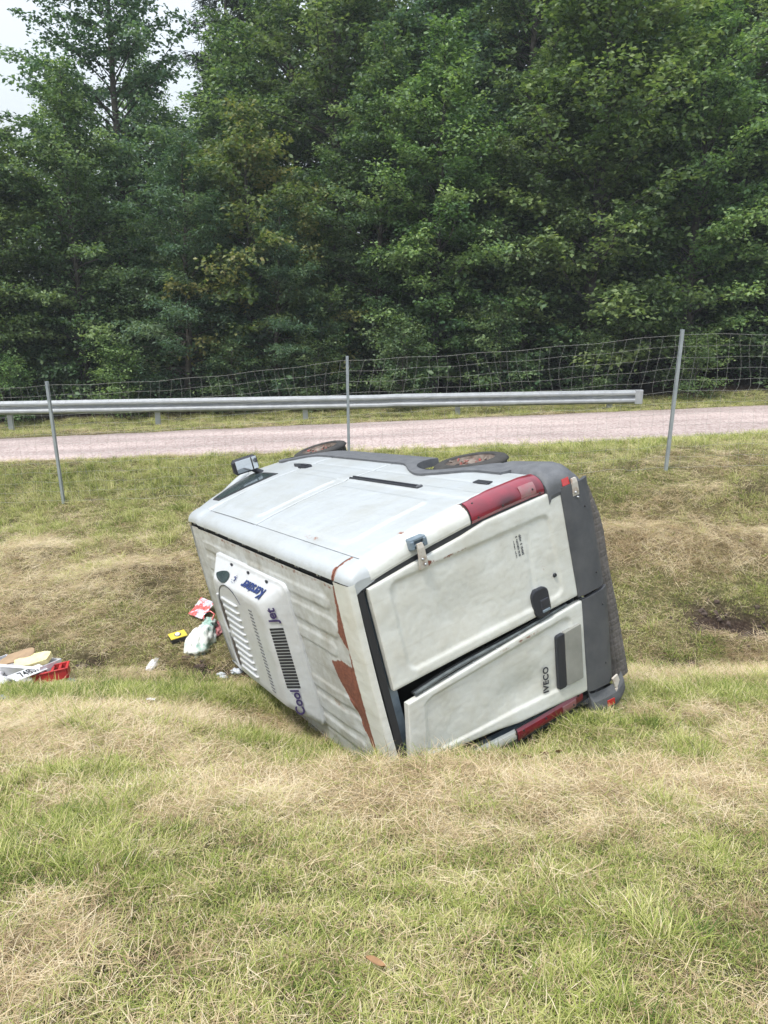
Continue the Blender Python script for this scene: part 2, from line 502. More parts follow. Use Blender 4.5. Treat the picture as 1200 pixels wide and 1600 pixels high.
M_REV = mat('faded_reversing_lens', (.30, .085, .10), .28, col2=(.25, .15, .15), nscale=16, coat=.6)
M_SMUDGE = mat('burnt_lens', (.06, .012, .02), .4, col2=(.16, .012, .02), nscale=18)
M_GLASS = mat('dark_window_glass', (.03, .045, .05), .12, spec=.35, col2=(.06, .08, .085), nscale=2)
M_MIRROR = mat('mirror_glass', (.55, .58, .6), .06, metal=1)
M_STEEL = mat('galvanised_steel', (.36, .38, .40), .45, metal=.75, col2=(.48, .50, .52), nscale=14, bump=.1, bscale=80)
M_HINGE = mat('hinge_enamel', (.50, .47, .42), .5, col2=(.28, .16, .09), nscale=18, ramp=(.5, .75))
M_BRKT = mat('blue_grey_bracket', (.11, .15, .19), .4, col2=(.20, .25, .29), nscale=10)
M_TYRE = mat('tyre_rubber', (.022, .022, .023), .85, col2=(.05, .047, .043), nscale=7, bump=.5, bscale=60)
M_RUSTY = mat('rusty_steel', (.12, .085, .065), .8, metal=.1, col2=(.27, .23, .20), nscale=14, bump=.3, bscale=50)
M_REDP = mat('red_brake_paint', (.36, .06, .05), .7, col2=(.16, .10, .08), nscale=14)
M_UNDER = mat('muddy_underseal', (.045, .036, .032), .95, col2=(.12, .095, .08), nscale=12, bump=.8, bscale=34)
M_BLUE = mat('navy_blue_print', (.012, .03, .14), .5)
M_VIOL = mat('dark_violet_print', (.045, .03, .11), .5)
M_GREYINK = mat('dark_grey_badge', (.035, .038, .05), .4)
M_PLATE = mat('blank_pale_plate', (.20, .205, .185), .5, col2=(.27, .27, .245), nscale=4)
M_REFL = mat('red_reflector', (.5, .03, .03), .2, coat=.8)

# ------------------------------------------------------------------ van frame (x forward, second coordinate to the van's right, z roofward)
CR = np.array([[-0.5068, -0.2306, -0.8307], [-0.1063, -0.9395, 0.3257], [0.8555, -0.2534, -0.4516]])
CT = np.array([1.8301, 0.4817, 5.9753])
cp, sp = math.cos(CAM_PITCH), math.sin(CAM_PITCH)
C2W = np.array([[1, 0, 0], [0, -sp, cp], [0, -cp, -sp]])
VR = C2W @ CR
VT = C2W @ CT
def vworld(x, yr, z): return VR @ np.array([x, yr, z]) + VT
van = bpy.data.objects.new('overturned_van', None)
COL.objects.link(van)
Mx = Matrix.Identity(4)
for i in range(3):
    Mx[i][0], Mx[i][1], Mx[i][2], Mx[i][3] = VR[i, 0], -VR[i, 1], VR[i, 2], VT[i]
q = Mx.to_quaternion()
van.rotation_mode = 'QUATERNION'
van.rotation_quaternion = q
van.location = Mx.to_translation()
tag(van, 'white panel van lying on its side across the ditch, rear doors bent open', 'van')

def vb(mb, name, mats, parent=None, attrs=None):
    return mb.build(name, mats, van if parent is None else parent, flip=True, attrs=attrs)

SZ = [.30, .42, .55, .70, 1.0, 1.3, 1.6, 1.9, 2.08]
SY = [.94, .965, .985, 1.0, 1.0, .99, .965, .93, .90]
def side0(x, z):
    y = float(np.interp(z, SZ, SY))
    if x > 3.2:
        k = (x - 3.2) / 1.0
        y -= .06 * k * k + .10 * max(0, min(1, (z - 1.2) / .9)) * k * k
    else:
        k = max(0, min(1, (z - 1.7) / .4)) * max(0, x - 2.4) ** 2 * .02
        y -= k
    return y
def rr_dist(u, v, u0, u1, v0, v1, r):
    """signed distance to a rounded rectangle, negative inside"""
    cu, cv = (u0 + u1) / 2, (v0 + v1) / 2
    du, dv = abs(u - cu) - (u1 - u0) / 2 + r, abs(v - cv) - (v1 - v0) / 2 + r
    return math.hypot(max(du, 0), max(dv, 0)) + min(max(du, dv), 0) - r
def step(d, wd):
    t = max(0, min(1, .5 - d / wd)); return t * t * (3 - 2 * t)
def side_emb(x, z):
    e = 0
    if x < 1.93:
        e += .011 * step(rr_dist(x, z, .42, 1.82, 1.28, 1.98, .08), .035)
    elif x < 3.16:
        e += .011 * step(rr_dist(x, z, 2.06, 3.04, 1.16, 1.98, .08), .035)
    e += .007 * step(abs(z - 1.10) - .055, .03) if x < 3.1 else 0
    e -= .006 * step(abs(z - .86) - .012, .03)
    return e
def side(x, z): return side0(x, z) + side_emb(x, z)
def edge_in(t0, t1, a, b, w_=.006, dpt=.004):
    return dpt * (math.exp(-(t0 - a) / w_) + math.exp(-(b - t0) / w_)) if True else 0

def panel_side(name, x0, x1, zlo, zhi, m, nx, nz, off=0.0, parent=None, sgn=1, attrs=None, thick=.03):
    """pressed side panel between heights zlo(x) and zhi(x) with folded edges"""
    xs = [x0, x0 + .004] + lin(x0 + .012, x1 - .012, nx) + [x1 - .004, x1]
    vs_ = [0, .003] + lin(.01, .99, nz) + [.997, 1]
    def fn(x, v):
        z = zlo(x) + (zhi(x) - zlo(x)) * v
        y = side(x, z) + off
        dd = min(x - x0, x1 - x, v * 1.2, (1 - v) * 1.2)
        y -= .004 * math.exp(-dd / .004)
        return (x, sgn * y, z)
    mb = MB()
    mb.grid(fn, xs, vs_)
    # folded edge
    def skirt(pts):
        k = len(pts)
        mb.add(pts + [(p[0], p[1] - sgn * thick, p[2]) for p in pts], [(i, i + 1, k + i + 1, k + i) for i in range(k - 1)])
    skirt([fn(x, 0) for x in xs]); skirt([fn(x, 1) for x in xs]); skirt([fn(x0, v) for v in vs_]); skirt([fn(x1, v) for v in vs_])
    return vb(mb, name, m, parent, attrs)

WX_R, WX_F, WZ = 1.20, 4.10, .36
def clad_top(x):
    z = .66
    for wx in (WX_R, WX_F):
        d = abs(x - wx)
        if d < .56:
            t = 1 - d / .56
            z = max(z, .66 + .20 * (t * t * (3 - 2 * t)) ** .8)
    if x < .35: z = .60
    return z
def clad_low(x):
    z = .34
    for wx in (WX_R, WX_F):
        d = abs(x - wx)
        if d < .43: z = max(z, WZ + math.sqrt(.43 ** 2 - d * d) * .95)
    return z
zero = lambda p: 0.0
def rust_side(p):
    x, y, z = p
    v = 0
    return v
RA = {'rust': lambda p: 0.0}
hi = lambda x: 2.069
# right side (faces the sky)
def rust_quarter(p):
    x, y, z = p
    return .55 * math.exp(-((x - .13) / .04) ** 2 - ((z - 1.72) / .04) ** 2) + .42 * math.exp(-((x - .9) / .25) ** 2 - ((z - 2.02) / .05) ** 2)
panel_side('rear_quarter_panel', .112, 1.921, lambda x: clad_top(x) - .02, hi, M_SIDE, 120, 100, attrs={'rust': rust_quarter})
sdoor = panel_side('sliding_door', 1.937, 3.150, lambda x: clad_top(x) - .02, hi, M_SIDE, 80, 100, attrs=RA)
panel_side('side_panel', .105, 3.155, lambda x: clad_top(x) - .02, hi, M_SIDE, 30, 24, sgn=-1, attrs=RA)
def cab_top(x): return min(2.075, 2.17 - max(0, x - 3.42) * 1.0)
cdoor = panel_side('cab_door', 3.166, 4.12, lambda x: clad_top(x) - .02, cab_top, M_SIDE, 50, 70, attrs=RA)
cdoor_l = panel_side('cab_door', 3.166, 4.12, lambda x: clad_top(x) - .02, cab_top, M_SIDE, 14, 14, sgn=-1, attrs=RA)
def fend_top(x): return 1.30 - (x - 4.13) * .42
for sg in (1, -1):
    panel_side('front_wing', 4.13, 4.74, lambda x: min(clad_top(x) - .02, fend_top(x) - .05), fend_top, M_SIDE, 20, 14, sgn=sg, attrs=RA)
    panel_side('side_cladding', .36, 4.60, clad_low, clad_top, M_GREY, 200, 12, off=.022, sgn=sg, thick=.07)

# cab window: black surround standing 4 mm proud, glass 2 mm above it
def win_patch(x0, x1, zl, zt, off, m, name, parent, sgn):
    mb = MB()
    xs, vs_ = lin(x0, x1, 16), lin(0, 1, 10)
    fn = lambda x, v: (x, sgn * (side0(x, zl(x) + (zt(x) - zl(x)) * v) + off), zl(x) + (zt(x) - zl(x)) * v)
    mb.grid(fn, xs, vs_)
    for pts in ([fn(x, 0) for x in xs], [fn(x, 1) for x in xs], [fn(x0, v) for v in vs_], [fn(x1, v) for v in vs_]):
        k = len(pts)
        mb.add(pts + [(p[0], p[1] - sgn * .02, p[2]) for p in pts], [(i, i + 1, k + i + 1, k + i) for i in range(k - 1)])
    return vb(mb, name, m, parent)
for sg, dr in ((1, cdoor), (-1, cdoor_l)):
    wn = win_patch(3.30, 4.02, lambda x: 1.24, lambda x: max(1.27, cab_top(x) - .15), .006, M_RUB, 'window_surround', dr, sg)
    win_patch(3.34, 3.94, lambda x: 1.28, lambda x: max(1.31, cab_top(x) - .19), .010, M_GLASS, 'window_glass', dr, sg)

# cant rail, gutter, roof
def ztop(x): return 2.25 - .022 * max(0, (x - 1.0) / 2.5) ** 2
def rear_in(x):      # how far the skin has curled in at the rear corner
    return .10 * (1 - math.sqrt(max(0, 1 - ((.105 - x) / .105) ** 2))) if x < .105 else 0
def cant(x, s, sgn=1):
    y0 = side0(x, 2.08); z0 = 2.08; zt = ztop(x)
    y2 = y0 - .10; y1, z1 = y0 - .012, zt - .008
    y = (1 - s) ** 2 * y0 + 2 * s * (1 - s) * y1 + s * s * y2
    z = (1 - s) ** 2 * z0 + 2 * s * (1 - s) * z1 + s * s * zt
    e = rear_in(x)
    return (x, sgn * (y - e * (1 - s * .7)), z - .045 * e / .1 * s)
def rust_cant(p):
    return 0
for sg in (1, -1):
    mb = MB()
    xs = lin(.21, 3.50, 70); ss = lin(0, 1, 9)
    mb.grid(lambda x, s: cant(x, s, sg), xs, ss)
    e = [cant(x, 1, sg) for x in xs]
    k = len(e)
    mb.add(e + [(p[0], p[1], p[2] - .03) for p in e], [(i, i + 1, k + i + 1, k + i) for i in range(k - 1)])
    vb(mb, 'cant_rail', M_SIDE, attrs={'rust': lambda p: .8 * math.exp(-((p[0] - .21) / .02) ** 2) * (1 if p[2] > 2.2 else .2)})
    mb = MB()
    xs = [0, .006, .014, .025, .04, .06, .08, .105, .15, .204]
    mb.grid(lambda x, s: cant(x, s, sg), xs, ss)
    mb.add([cant(0, s, sg) for s in ss] + [(0.004, sg * .72, 2.208), (.004, sg * .74, 2.165), (.004, sg * .765, 2.06)], [tuple(range(len(ss) + 3))])
    vb(mb, 'corner_cap', M_SIDE, attrs={'rust': lambda p: .75 * math.exp(-((p[0] - .20) / .018) ** 2)})
def gut_y(x): return side0(x, 2.08) - .10
# gutter channel
for sg in (1, -1):
    mb = MB()
    xs = lin(.21, 3.50, 40)
    mb.grid(lambda x, t: (x, sg * (gut_y(x) - .045 * t), ztop(x) - .022), xs, [0, .5, 1], smooth=False)
    gt = vb(mb, 'roof_gutter', M_RUB)
    for k in range(9):
        xb = .45 + k * .36
        b = MB(); b.lathe([(0, .006), (.008, .004), (.010, 0)], 8, 'z', (xb, sg * (gut_y(xb) - .022), ztop(xb) - .021)); b.box((xb + .03, sg * (gut_y(xb) - .018), ztop(xb) - .017), (.014, .008, .004))
        vb(b, 'gutter_clip', M_STEEL, gt)
# slot left above the sliding door
mb = MB(); mb.grid(lambda x, s: (x, side0(x, 2.08) - .002 + .006 * s, 2.076 + .008 * s), lin(1.95, 3.0, 20), [0, 1]); vb(mb, 'door_top_gap', M_RUB, sdoor)

BEADS = []      # pressed swages of the roof: (x0, x1, y centre, half width)
for yc, hw_, xa in ((.60, .045, .36), (.42, .07, .33), (.24, .05, .42), (-.18, .05, .38), (-.36, .07, .33), (-.54, .05, .40)):
    BEADS.append((xa, 1.9, yc, hw_)); BEADS.append((2.15, 3.15, yc, hw_))
def roof_z(x, y):
    z = ztop(x) - .004 + .018 * (1 - (y / .8) ** 2)
    for (a, b_, yc, hw_) in BEADS:
        d = rr_dist(x, y, a, b_, yc - hw_, yc + hw_, hw_ * .9)
        z += .008 * step(d, .028)
    z -= .006 * step(abs(x - 2.02) - .006, .016)
    z += .012 * math.exp(-((x - .50) / .10) ** 2 - ((y - .1) / .14) ** 2) - .02 * math.exp(-((x - .42) / .12) ** 2 - ((y + .32) / .16) ** 2)
    return z
def poly_d(x, y, P):
    """signed distance to a polygon, positive inside"""
    ins, dm = False, 9
    n = len(P)
    for i in range(n):
        x1, y1 = P[i]; x2, y2 = P[(i + 1) % n]
        if (y1 > y) != (y2 > y) and x < (x2 - x1) * (y - y1) / (y2 - y1) + x1: ins = not ins
        dx, dy = x2 - x1, y2 - y1
        t = max(0, min(1, ((x - x1) * dx + (y - y1) * dy) / (dx * dx + dy * dy)))
        dm = min(dm, math.hypot(x - x1 - t * dx, y - y1 - t * dy))
    return dm if ins else -dm
PRIMER = [[(.15, .80), (.225, .80), (.25, .70), (.27, .56), (.33, .40), (.26, .30), (.15, .30)], [(.15, .30), (.24, .26), (.25, .14), (.15, .12)],
          [(.15, .16), (.40, .17), (.55, .13), (.50, -.02), (.40, -.20), (.33, -.38), (.26, -.50), (.15, -.56)]]
def rust_roof(p):
    x, y, z = p
    d = max(poly_d(x, y, P) for P in PRIMER)
    v = max(0, min(1, .5 + d / .05))
    v = max(v, .50 * math.exp(-((x - .22) / .02) ** 2))
    v = max(v, .42 * math.exp(-((abs(y) - .74) / .03) ** 2))
    v = max(v, .40 * math.exp(-((x - .62) / .2) ** 2 - ((y - .33) / .06) ** 2), .40 * math.exp(-((x - .7) / .25) ** 2 - ((y + .27) / .05) ** 2))
    return v
mb = MB()
def roof_pt(x, v):
    yy = v * (gut_y(x) - .040)
    return (x, yy, roof_z(x, yy))
mb.grid(roof_pt, lin(.212, 1.25, 86) + lin(1.27, 3.50, 90), lin(-1, 1, 132))
vb(mb, 'roof', M_ROOF, attrs={'rust': rust_roof})
# roof rear header
def header_pt(v, y):
    yy = y * .795
    cr = .016 * (1 - y * y)
    if v < .6: t = v / .6; return (.204 - .184 * t, yy, ztop(0) + .006 + cr - .008 * t * t)
    t = (v - .6) / .4; a = t * math.pi / 2
    return (.02 - .02 * math.sin(a), yy, ztop(0) - .002 + cr - .045 * (1 - math.cos(a)))
mb = MB(); mb.grid(header_pt, lin(0, .6, 8) + lin(.65, 1, 8), lin(-1, 1, 60))
e = [header_pt(0, y) for y in lin(-1, 1, 60)]; k = 60
mb.add(e + [(p[0], p[1], p[2] - .03) for p in e], [(i, i + 1, k + i + 1, k + i) for i in range(k - 1)])
vb(mb, 'roof_header', M_DOOR, attrs={'rust': lambda p: .55 * math.exp(-((p[0] - .20) / .012) ** 2) + .5 * math.exp(-((p[0] - .1) / .02) ** 2 - ((p[1] - .12) / .02) ** 2)})
# rubber door aperture, reaching inwards
def aper(y_off, x0, x1, wy, wz, ztp, name, m):
    mb = MB()
    zs = [.45, .7, 1.0, 1.3, 1.6, 1.9, ztp - .01]
    for sg in (1, -1):
        V = []
        for z in zs:
            yc = side0(0, z) - y_off
            V += [(x0, sg * (yc + wy), z), (x0, sg * (yc - wy), z), (x1, sg * (yc - wy), z), (x1, sg * (yc + wy), z)]
        mb.add(V, [(4 * i + j, 4 * i + (j + 1) % 4, 4 * i + 4 + (j + 1) % 4, 4 * i + 4 + j) for i in range(len(zs) - 1) for j in range(4)])
    mb.box(((x0 + x1) / 2, 0, ztp), ((x1 - x0) / 2, .765, wz)); mb.box(((x0 + x1) / 2, 0, .43), ((x1 - x0) / 2, .82, .02))
    return vb(mb, name, m)
aper(.158, .008, .05, .020, .026, 2.178, 'door_seal', M_RUB)
aper(.20, .055, .10, .030, .05, 2.125, 'door_aperture_frame', M_BRKT)

# D-pillar, lamp, bumper corner share one curled surface
CRUSH = [0.0]
def corner_pt(z, wv, off=0.0, xs=.105, flange=.05):
    y0 = side0(0, z) + off - CRUSH[0]
    if wv <= 1:
        a = wv * math.pi / 2
        return (xs * (1 - math.sin(a)) - off, y0 - .10 * (1 - math.cos(a)), z)
    return (-off, y0 - .10 - flange * (wv - 1), z)
def corner(name, z0, z1, m, sg, off=0.0, nz=24, w0=0, w1=2, xs=None, rust=None, flange=.02, parent=None):
    mb = MB()
    CRUSH[0] = .11 if sg < 0 else 0.0
    ws = [w0 + (w1 - w0) * i / 16 for i in range(17)]
    def fn(z, wv):
        x, y, zz = corner_pt(z, wv, off, .105 if xs is None else xs(z), flange)
        return (x, sg * y, zz)
    zs = lin(z0, z1, nz)
    mb.grid(fn, zs, ws)
    for pts in ([fn(z0, q_) for q_ in ws], [fn(z1, q_) for q_ in ws], [fn(z, w1) for z in zs], [fn(z, w0) for z in zs]):
        k = len(pts)
        mb.add(pts + [(p[0] + .012, p[1] - sg * .022, p[2]) for p in pts], [(i, i + 1, k + i + 1, k + i) for i in range(k - 1)])
    return vb(mb, name, m, parent, attrs={'rust': rust or (lambda p: 0.0)})
for sg in (1, -1):
    corner('rear_pillar', 1.255, 2.085, M_DOOR, sg, rust=lambda p: .62 * math.exp(-((p[2] - 1.90) / .03) ** 2 - ((abs(p[1]) - .84) / .02) ** 2) + .5 * math.exp(-((p[2] - 1.26) / .02) ** 2))
    lamp = corner('tail_lamp', .585, 1.245, M_RED, sg, off=.006, xs=lambda z: .125 - .05 * max(0, (z - 1.0)) / .25, rust=lambda p: min(.9, .9 * math.exp(-((p[2] - .93) / .09) ** 2 - ((abs(p[1]) - .91) / .045) ** 2) + .35 * math.exp(-((p[2] - .64) / .03) ** 2)))
    corner('lamp_surround', .575, 1.256, M_RUB, sg, off=.001, w0=.05)
    corner('reversing_lens', .66, .80, M_REV, sg, off=.009, w0=.55, w1=1.75, nz=6, parent=lamp)
    for zz, wv in ((1.19, .4), (1.19, 1.3), (.97, 1.2), (.69, .9), (.63, 1.5)):
        x, y, z = corner_pt(zz, wv, .008)
        b = MB(); b.lathe([(0, -.006), (.006, -.005), (.0085, 0)], 10, 'x', (x, sg * y, z)); vb(b, 'lens_screw', M_RUB, lamp)

# bumper corners: bulky moulded end caps with a step, a groove and a reflector
def bumper(sg, dx=0, dy=0, dz=0, rot=0.0):
    def tr(p):
        x, y, z = p
        c, s_ = math.cos(rot), math.sin(rot)
        px, pz = x - .15, z - .45
        return (.15 + c * px - s_ * pz + dx, sg * (y + dy), .45 + s_ * px + c * pz + dz)
    mb = MB()
    # profile across w: side run then corner then rear return
    def outer(z, t, off=0):
        t_ = t
        bul = .035 * math.sin(max(0, min(1, (z - .28) / .34)) * math.pi) ** .5 + off
        y0 = .985 + bul
        if t_ < .45:      # side run forward
            k = t_ / .45
            return (.62 - .46 * k, y0 - .02 * (1 - k), z)
        if t_ < .8:
            a = (t_ - .45) / .35 * math.pi / 2
            return (.16 - (.19 + off) * math.sin(a), y0 - .13 * (1 - math.cos(a)), z)
        k = (t_ - .8) / .2
        return (-.03 - off, y0 - .13 - .055 * k, z)
    zs = [.25, .255, .27, .32, .38, .43, .48, .52, .55, .57, .575]
    ts = lin(0, 1, 34)
    def fn(z, t):
        zz = z
        if t < .45 and z > .5: zz = z + .0
        x, y, _ = outer(z, t)
        g = .010 * math.exp(-((t - .62) / .018) ** 2) + .008 * math.exp(-((t - .50) / .015) ** 2)
        tuck = .05 * max(0, (.29 - z) / .04) + .03 * max(0, (z - .55) / .025)
        return tr((x + (g if t > .5 else 0), y - g - tuck, zz))
    mb.grid(fn, zs, ts)
    for pts in ([fn(zs[0], t) for t in ts], [fn(zs[-1], t) for t in ts], [fn(z, 1) for z in zs], [fn(z, 0) for z in zs]):
        k = len(pts)
        mb.add(pts + [(p[0] + .02, p[1] - sg * .07, p[2]) for p in pts], [(i, i + 1, k + i + 1, k + i) for i in range(k - 1)])
    o = vb(mb, 'bumper_corner', M_GREY)
    b = MB()
    x, y, z = outer(.40, .80)
    P = [tr((x - .006 + (a + .026) * .12, y + a, .40 + c)) for a in (-.026, .026) for c in (-.034, .034)]
    b.add(P + [(p[0] + .03, p[1], p[2]) for p in P], [(0, 1, 3, 2), (4, 5, 7, 6), (0, 1, 5, 4), (2, 3, 7, 6), (0, 2, 6, 4), (1, 3, 7, 5)])
    vb(b, 'bumper_reflector', M_REFL, o)
    return o
bumper(1)
bumper(-1, dx=-.02, dy=.05, dz=-.07, rot=R(-9))

# inner shell, floor, chassis
mb = MB()
def shell_quad(a, b_, c_, d_): mb.add([a, b_, c_, d_], [(0, 1, 2, 3)])
x0, x1, y0, z0, z1 = .10, 3.4, .80, .46, 2.10
shell_quad((x0, y0, z0), (x1, y0, z0), (x1, y0, z1), (x0, y0, z1)); shell_quad((x0, -y0, z0), (x1, -y0, z0), (x1, -y0, z1), (x0, -y0, z1))
shell_quad((x0, -y0, z1), (x1, -y0, z1), (x1, y0, z1), (x0, y0, z1)); shell_quad((x0, -y0, z0), (x1, -y0, z0), (x1, y0, z0), (x0, y0, z0))
shell_quad((x1, -y0, z0), (x1, y0, z0), (x1, y0, z1), (x1, -y0, z1))
inner = vb(mb, 'load_bay_lining', M_DARK)
for k in range(6):
    b = MB(); b.box((.35 + k * .5, 0, 2.085), (.03, .79, .012)); vb(b, 'roof_bow', M_BRKT, inner)
mb = MB(); mb.box((2.3, 0, .40), (2.2, .86, .035)); fl = vb(mb, 'underbody', M_UNDER)
for yy in (.42, -.42):
    b = MB(); b.box((2.3, yy, .31), (2.25, .045, .055), bev=.008); vb(b, 'chassis_rail', M_UNDER, fl)
for xx in (.3, 1.6, 2.4, 3.4):
    b = MB(); b.box((xx, 0, .31), (.03, .40, .04)); vb(b, 'cross_member', M_UNDER, fl)
b = MB(); b.tube([(WX_R, -.85, .34), (WX_R, -.12, .34), (WX_R, 0, .33), (WX_R, .12, .34), (WX_R, .85, .34)], [.045, .05, .13, .05, .045], 12); vb(b, 'rear_axle', M_UNDER, fl)
b = MB(); b.tube([(3.6, .1, .22), (2.8, .22, .22), (2.1, .25, .22), (1.4, .30, .26), (.6, .5, .24)], .035, 10); vb(b, 'exhaust_pipe', M_RUSTY, fl)

# ridged rear step under the doors
mb = MB()
def step_pt(y, t):
    zc = .075 + .010 * math.sin(y * 3.2 + .5) + .004 * math.sin(y * 9 + 1)
    if y > .5: zc += (y - .5) * .12
    wdt = .098 + .006 * math.sin(y * 4.3) - (.045 * max(0, (y - .35) / .38) if y > .35 else 0)
    a = t * math.pi
    ex = .055
    return (.135 - ex * math.sin(a) ** .6 + .05 * (y < -.7) * (-.7 - y), y, zc + wdt * math.cos(a))
ysn = lin(-.90, .74, 124); tsn = lin(0, 1, 23)
def step_pt2(y, t):
    x, yy, z = step_pt(y, t)
    i = int(round((y + .90) / 1.64 * 123)); j = int(round(t * 22))
    g = .003 if (i % 4 < 3 and j % 3 < 2 and 2 < j < 20) else 0
    return (x - g, yy, z)
mb.grid(step_pt2, ysn, tsn, smooth=False)
mb.grid(lambda y, t: (.14 + .12 * (1 - t), y, step_pt(y, 0)[2] + (step_pt(y, 1)[2] - step_pt(y, 0)[2]) * t), ysn[::6], [0, 1])
rs = vb(mb, 'rear_step', mat('worn_step_rubber', (.085, .078, .072), .9, col2=(.15, .135, .125), nscale=9, bump=.5, bscale=60))
for yy in (-.5, .45):
    b = MB(); b.box((.22, yy, .17), (.03, .025, .13)); vb(b, 'step_bracket', M_RUSTY, rs)

# rear doors
def door_edge(z): return float(np.interp(z, [.18, 1.15, 1.36, 1.8, 2.13], [.855, .845, .812, .772, .735]))
def door_skin(z, y, left):
    # pressed rectangle
    d = rr_dist(y, z, .085, .71, .60, 1.98, .07)
    e = .013 * step(d, .03)
    d2 = rr_dist(y, z, .06, .30, .30, .56, .03)
    dent = .02 * math.exp(-((y - .3) / .2) ** 2 - ((z - 1.5) / .25) ** 2) * (1 if not left else .3)
    e += .007 * math.exp(-((z - .84 + .10 * (y - .35)) / .014) ** 2) * step(abs(y - .37) - .24, .06) * (0 if left else 1)
    if left: dent += .025 * math.exp(-((y - .55) / .18) ** 2 - ((z - 1.1) / .3) ** 2)
    return -.012 + e + dent
def make_door(left):
    nm = 'rear_door'
    if left:
        def tr(p):
            # the crushed left side carries the door's four corners with it
            x, y, z = p
            v = (y - .012) / .84; w_ = (z - .42) / 1.71
            def bl(cb, ct, hb, ht): return (cb * (1 - w_) + ct * w_) * (1 - v) + (hb * (1 - w_) + ht * w_) * v
            return (x - .014 - .03 * w_ * (1 - v), bl(-.035, -.100, -.760, -.615), bl(.395, 2.075, .510, 2.165))
    else:
        def tr(p):
            x, y, z = p
            return (x - .010 * (z > 0), y, z)
    mb = MB()
    vs_ = [0, .004] + lin(.012, .988, 62) + [.996, 1]
    zs = [.42, .424] + lin(.432, 2.122, 120) + [2.127, 2.13]
    def P(z, v):
        ye = door_edge(z); y = .012 + (ye - .012) * v
        x = door_skin(z, y, left)
        dd = min(v * .8, (1 - v) * .8, z - .42, 2.13 - z)
        x += .006 * math.exp(-dd / .005)
        return tr((x, y, z))
    mb.grid(P, zs, vs_)
    for pts in ([P(zs[0], v) for v in vs_], [P(zs[-1], v) for v in vs_], [P(z, 0) for z in zs], [P(z, 1) for z in zs]):
        k = len(pts)
        mb.add(pts + [(p[0] + .045, p[1], p[2]) for p in pts], [(i, i + 1, k + i + 1, k + i) for i in range(k - 1)])
    mb.add([(P(z, v)[0] + .045, P(z, v)[1], P(z, v)[2]) for (z, v) in ((.42, 0), (.42, 1), (1.5, 1), (2.13, 1), (2.13, 0))], [(0, 1, 2, 3, 4)])
    def rust(p):
        if not left: return max(.75 * math.exp(-((p[1] - .735) / .03) ** 2 - ((p[2] - 1.67) / .06) ** 2), .60 * math.exp(-((p[1] - .725) / .014) ** 2 - ((p[2] - 1.50) / .22) ** 2), .44 * math.exp(-((p[1] - .33) / .05) ** 2 - ((p[2] - .72) / .05) ** 2), .46 * math.exp(-((p[1] - .55) / .03) ** 2 - ((p[2] - .72) / .04) ** 2), .37 * math.exp(-((p[1] - .43) / .12) ** 2 - ((p[2] - .74) / .03) ** 2))
        return .45 * math.exp(-((p[1] + .09) / .02) ** 2 - ((p[2] - 1.0) / .5) ** 2)
    o = vb(mb, nm, M_DOOR, attrs={'rust': rust})
    # cladding
    mb = MB()
    zs = [.185, .19, .20, .25, .32, .38, .42, .455, .462, .465]
    def Q(z, v):
        y = .004 + (door_edge(z) + .005 - .004) * v
        b_ = .020 * math.sin(min(1, (z - .18) / .10, (.468 - z) / .05) * math.pi / 2)
        return tr((-.016 - b_ + .012 * max(0, (.24 - z) / .06), y, z - .012 * (v - .5)))
    vv = [0, .006, .02] + lin(.05, .95, 20) + [.98, .994, 1]
    mb.grid(Q, zs, vv)
    for pts in ([Q(zs[0], v) for v in vv], [Q(zs[-1], v) for v in vv], [Q(z, 0) for z in zs], [Q(z, 1) for z in zs]):
        k = len(pts)
        mb.add(pts + [(p[0] + .03, p[1], p[2]) for p in pts], [(i, i + 1, k + i + 1, k + i) for i in range(k - 1)])
    vb(mb, 'door_cladding', M_CLAD, o)
    for (yy, zz) in ((.13, .27), (.66, .27)):
        b = MB(); x, y, z = tr((-.037, yy, zz)); b.lathe([(0, -.004), (.006, -.003), (.008, .002)], 8, 'x', (x, y, z)); vb(b, 'cladding_screw', M_RUB, o)
    return o, tr
rdoor, trR = make_door(False)
ldoor, trL = make_door(True)

# hinges: bracket on the pillar + white strap onto the door
def hinge(door, tr, z, bracket=True, strap=.12, sgn=1):
    if bracket:
        b = MB()
        for s_ in (-1, 1):
            b.box((-.022, sgn * .895, z + s_ * .05), (.028, .030, .014), bev=.006)
        b.box((-.012, sgn * .925, z), (.03, .012, .062), bev=.006); b.box((-.004, sgn * .895, z), (.012, .04, .06), bev=.004)
        b.tube([(-.03, sgn * .885, z - .045), (-.03, sgn * .885, z + .045)], .010, 8)
        vb(b, 'hinge_bracket', M_BRKT)
    b = MB()
    y1 = .885
    pts = [(-.045, y1 + .012, z), (-.050, y1 - .02, z), (-.046, .80, z), (-.036, y1 - strap - .03, z)]
    prev = None
    for i in range(len(pts) - 1):
        p, q_ = pts[i], pts[i + 1]
        hz = .021 + .004 * i
        V8 = []
        for pt, h_ in ((p, hz), (q_, hz + .003)):
            for dx in (-.008, .008):
                for dz in (-h_, h_):
                    t_ = (pt[0] + dx, pt[1], pt[2] + dz)
                    V8.append((t_[0], sgn * t_[1], t_[2]) if bracket or sgn > 0 else t_)
        b.add(V8, [(0, 1, 3, 2), (4, 5, 7, 6), (0, 1, 5, 4), (2, 3, 7, 6), (0, 2, 6, 4), (1, 3, 7, 5)])
    h = vb(b, 'door_hinge', M_HINGE, door)
    for yy in (.79, .75):
        c = MB(); c.lathe([(0, -.064), (.007, -.062), (.009, -.05)], 8, 'x', (0, sgn * yy, z + (.006 if yy > .77 else -.006))); vb(c, 'hinge_bolt', M_STEEL, h)
hinge(rdoor, trR, 1.71, True, .13)
hinge(rdoor, trR, .335, False, .10)
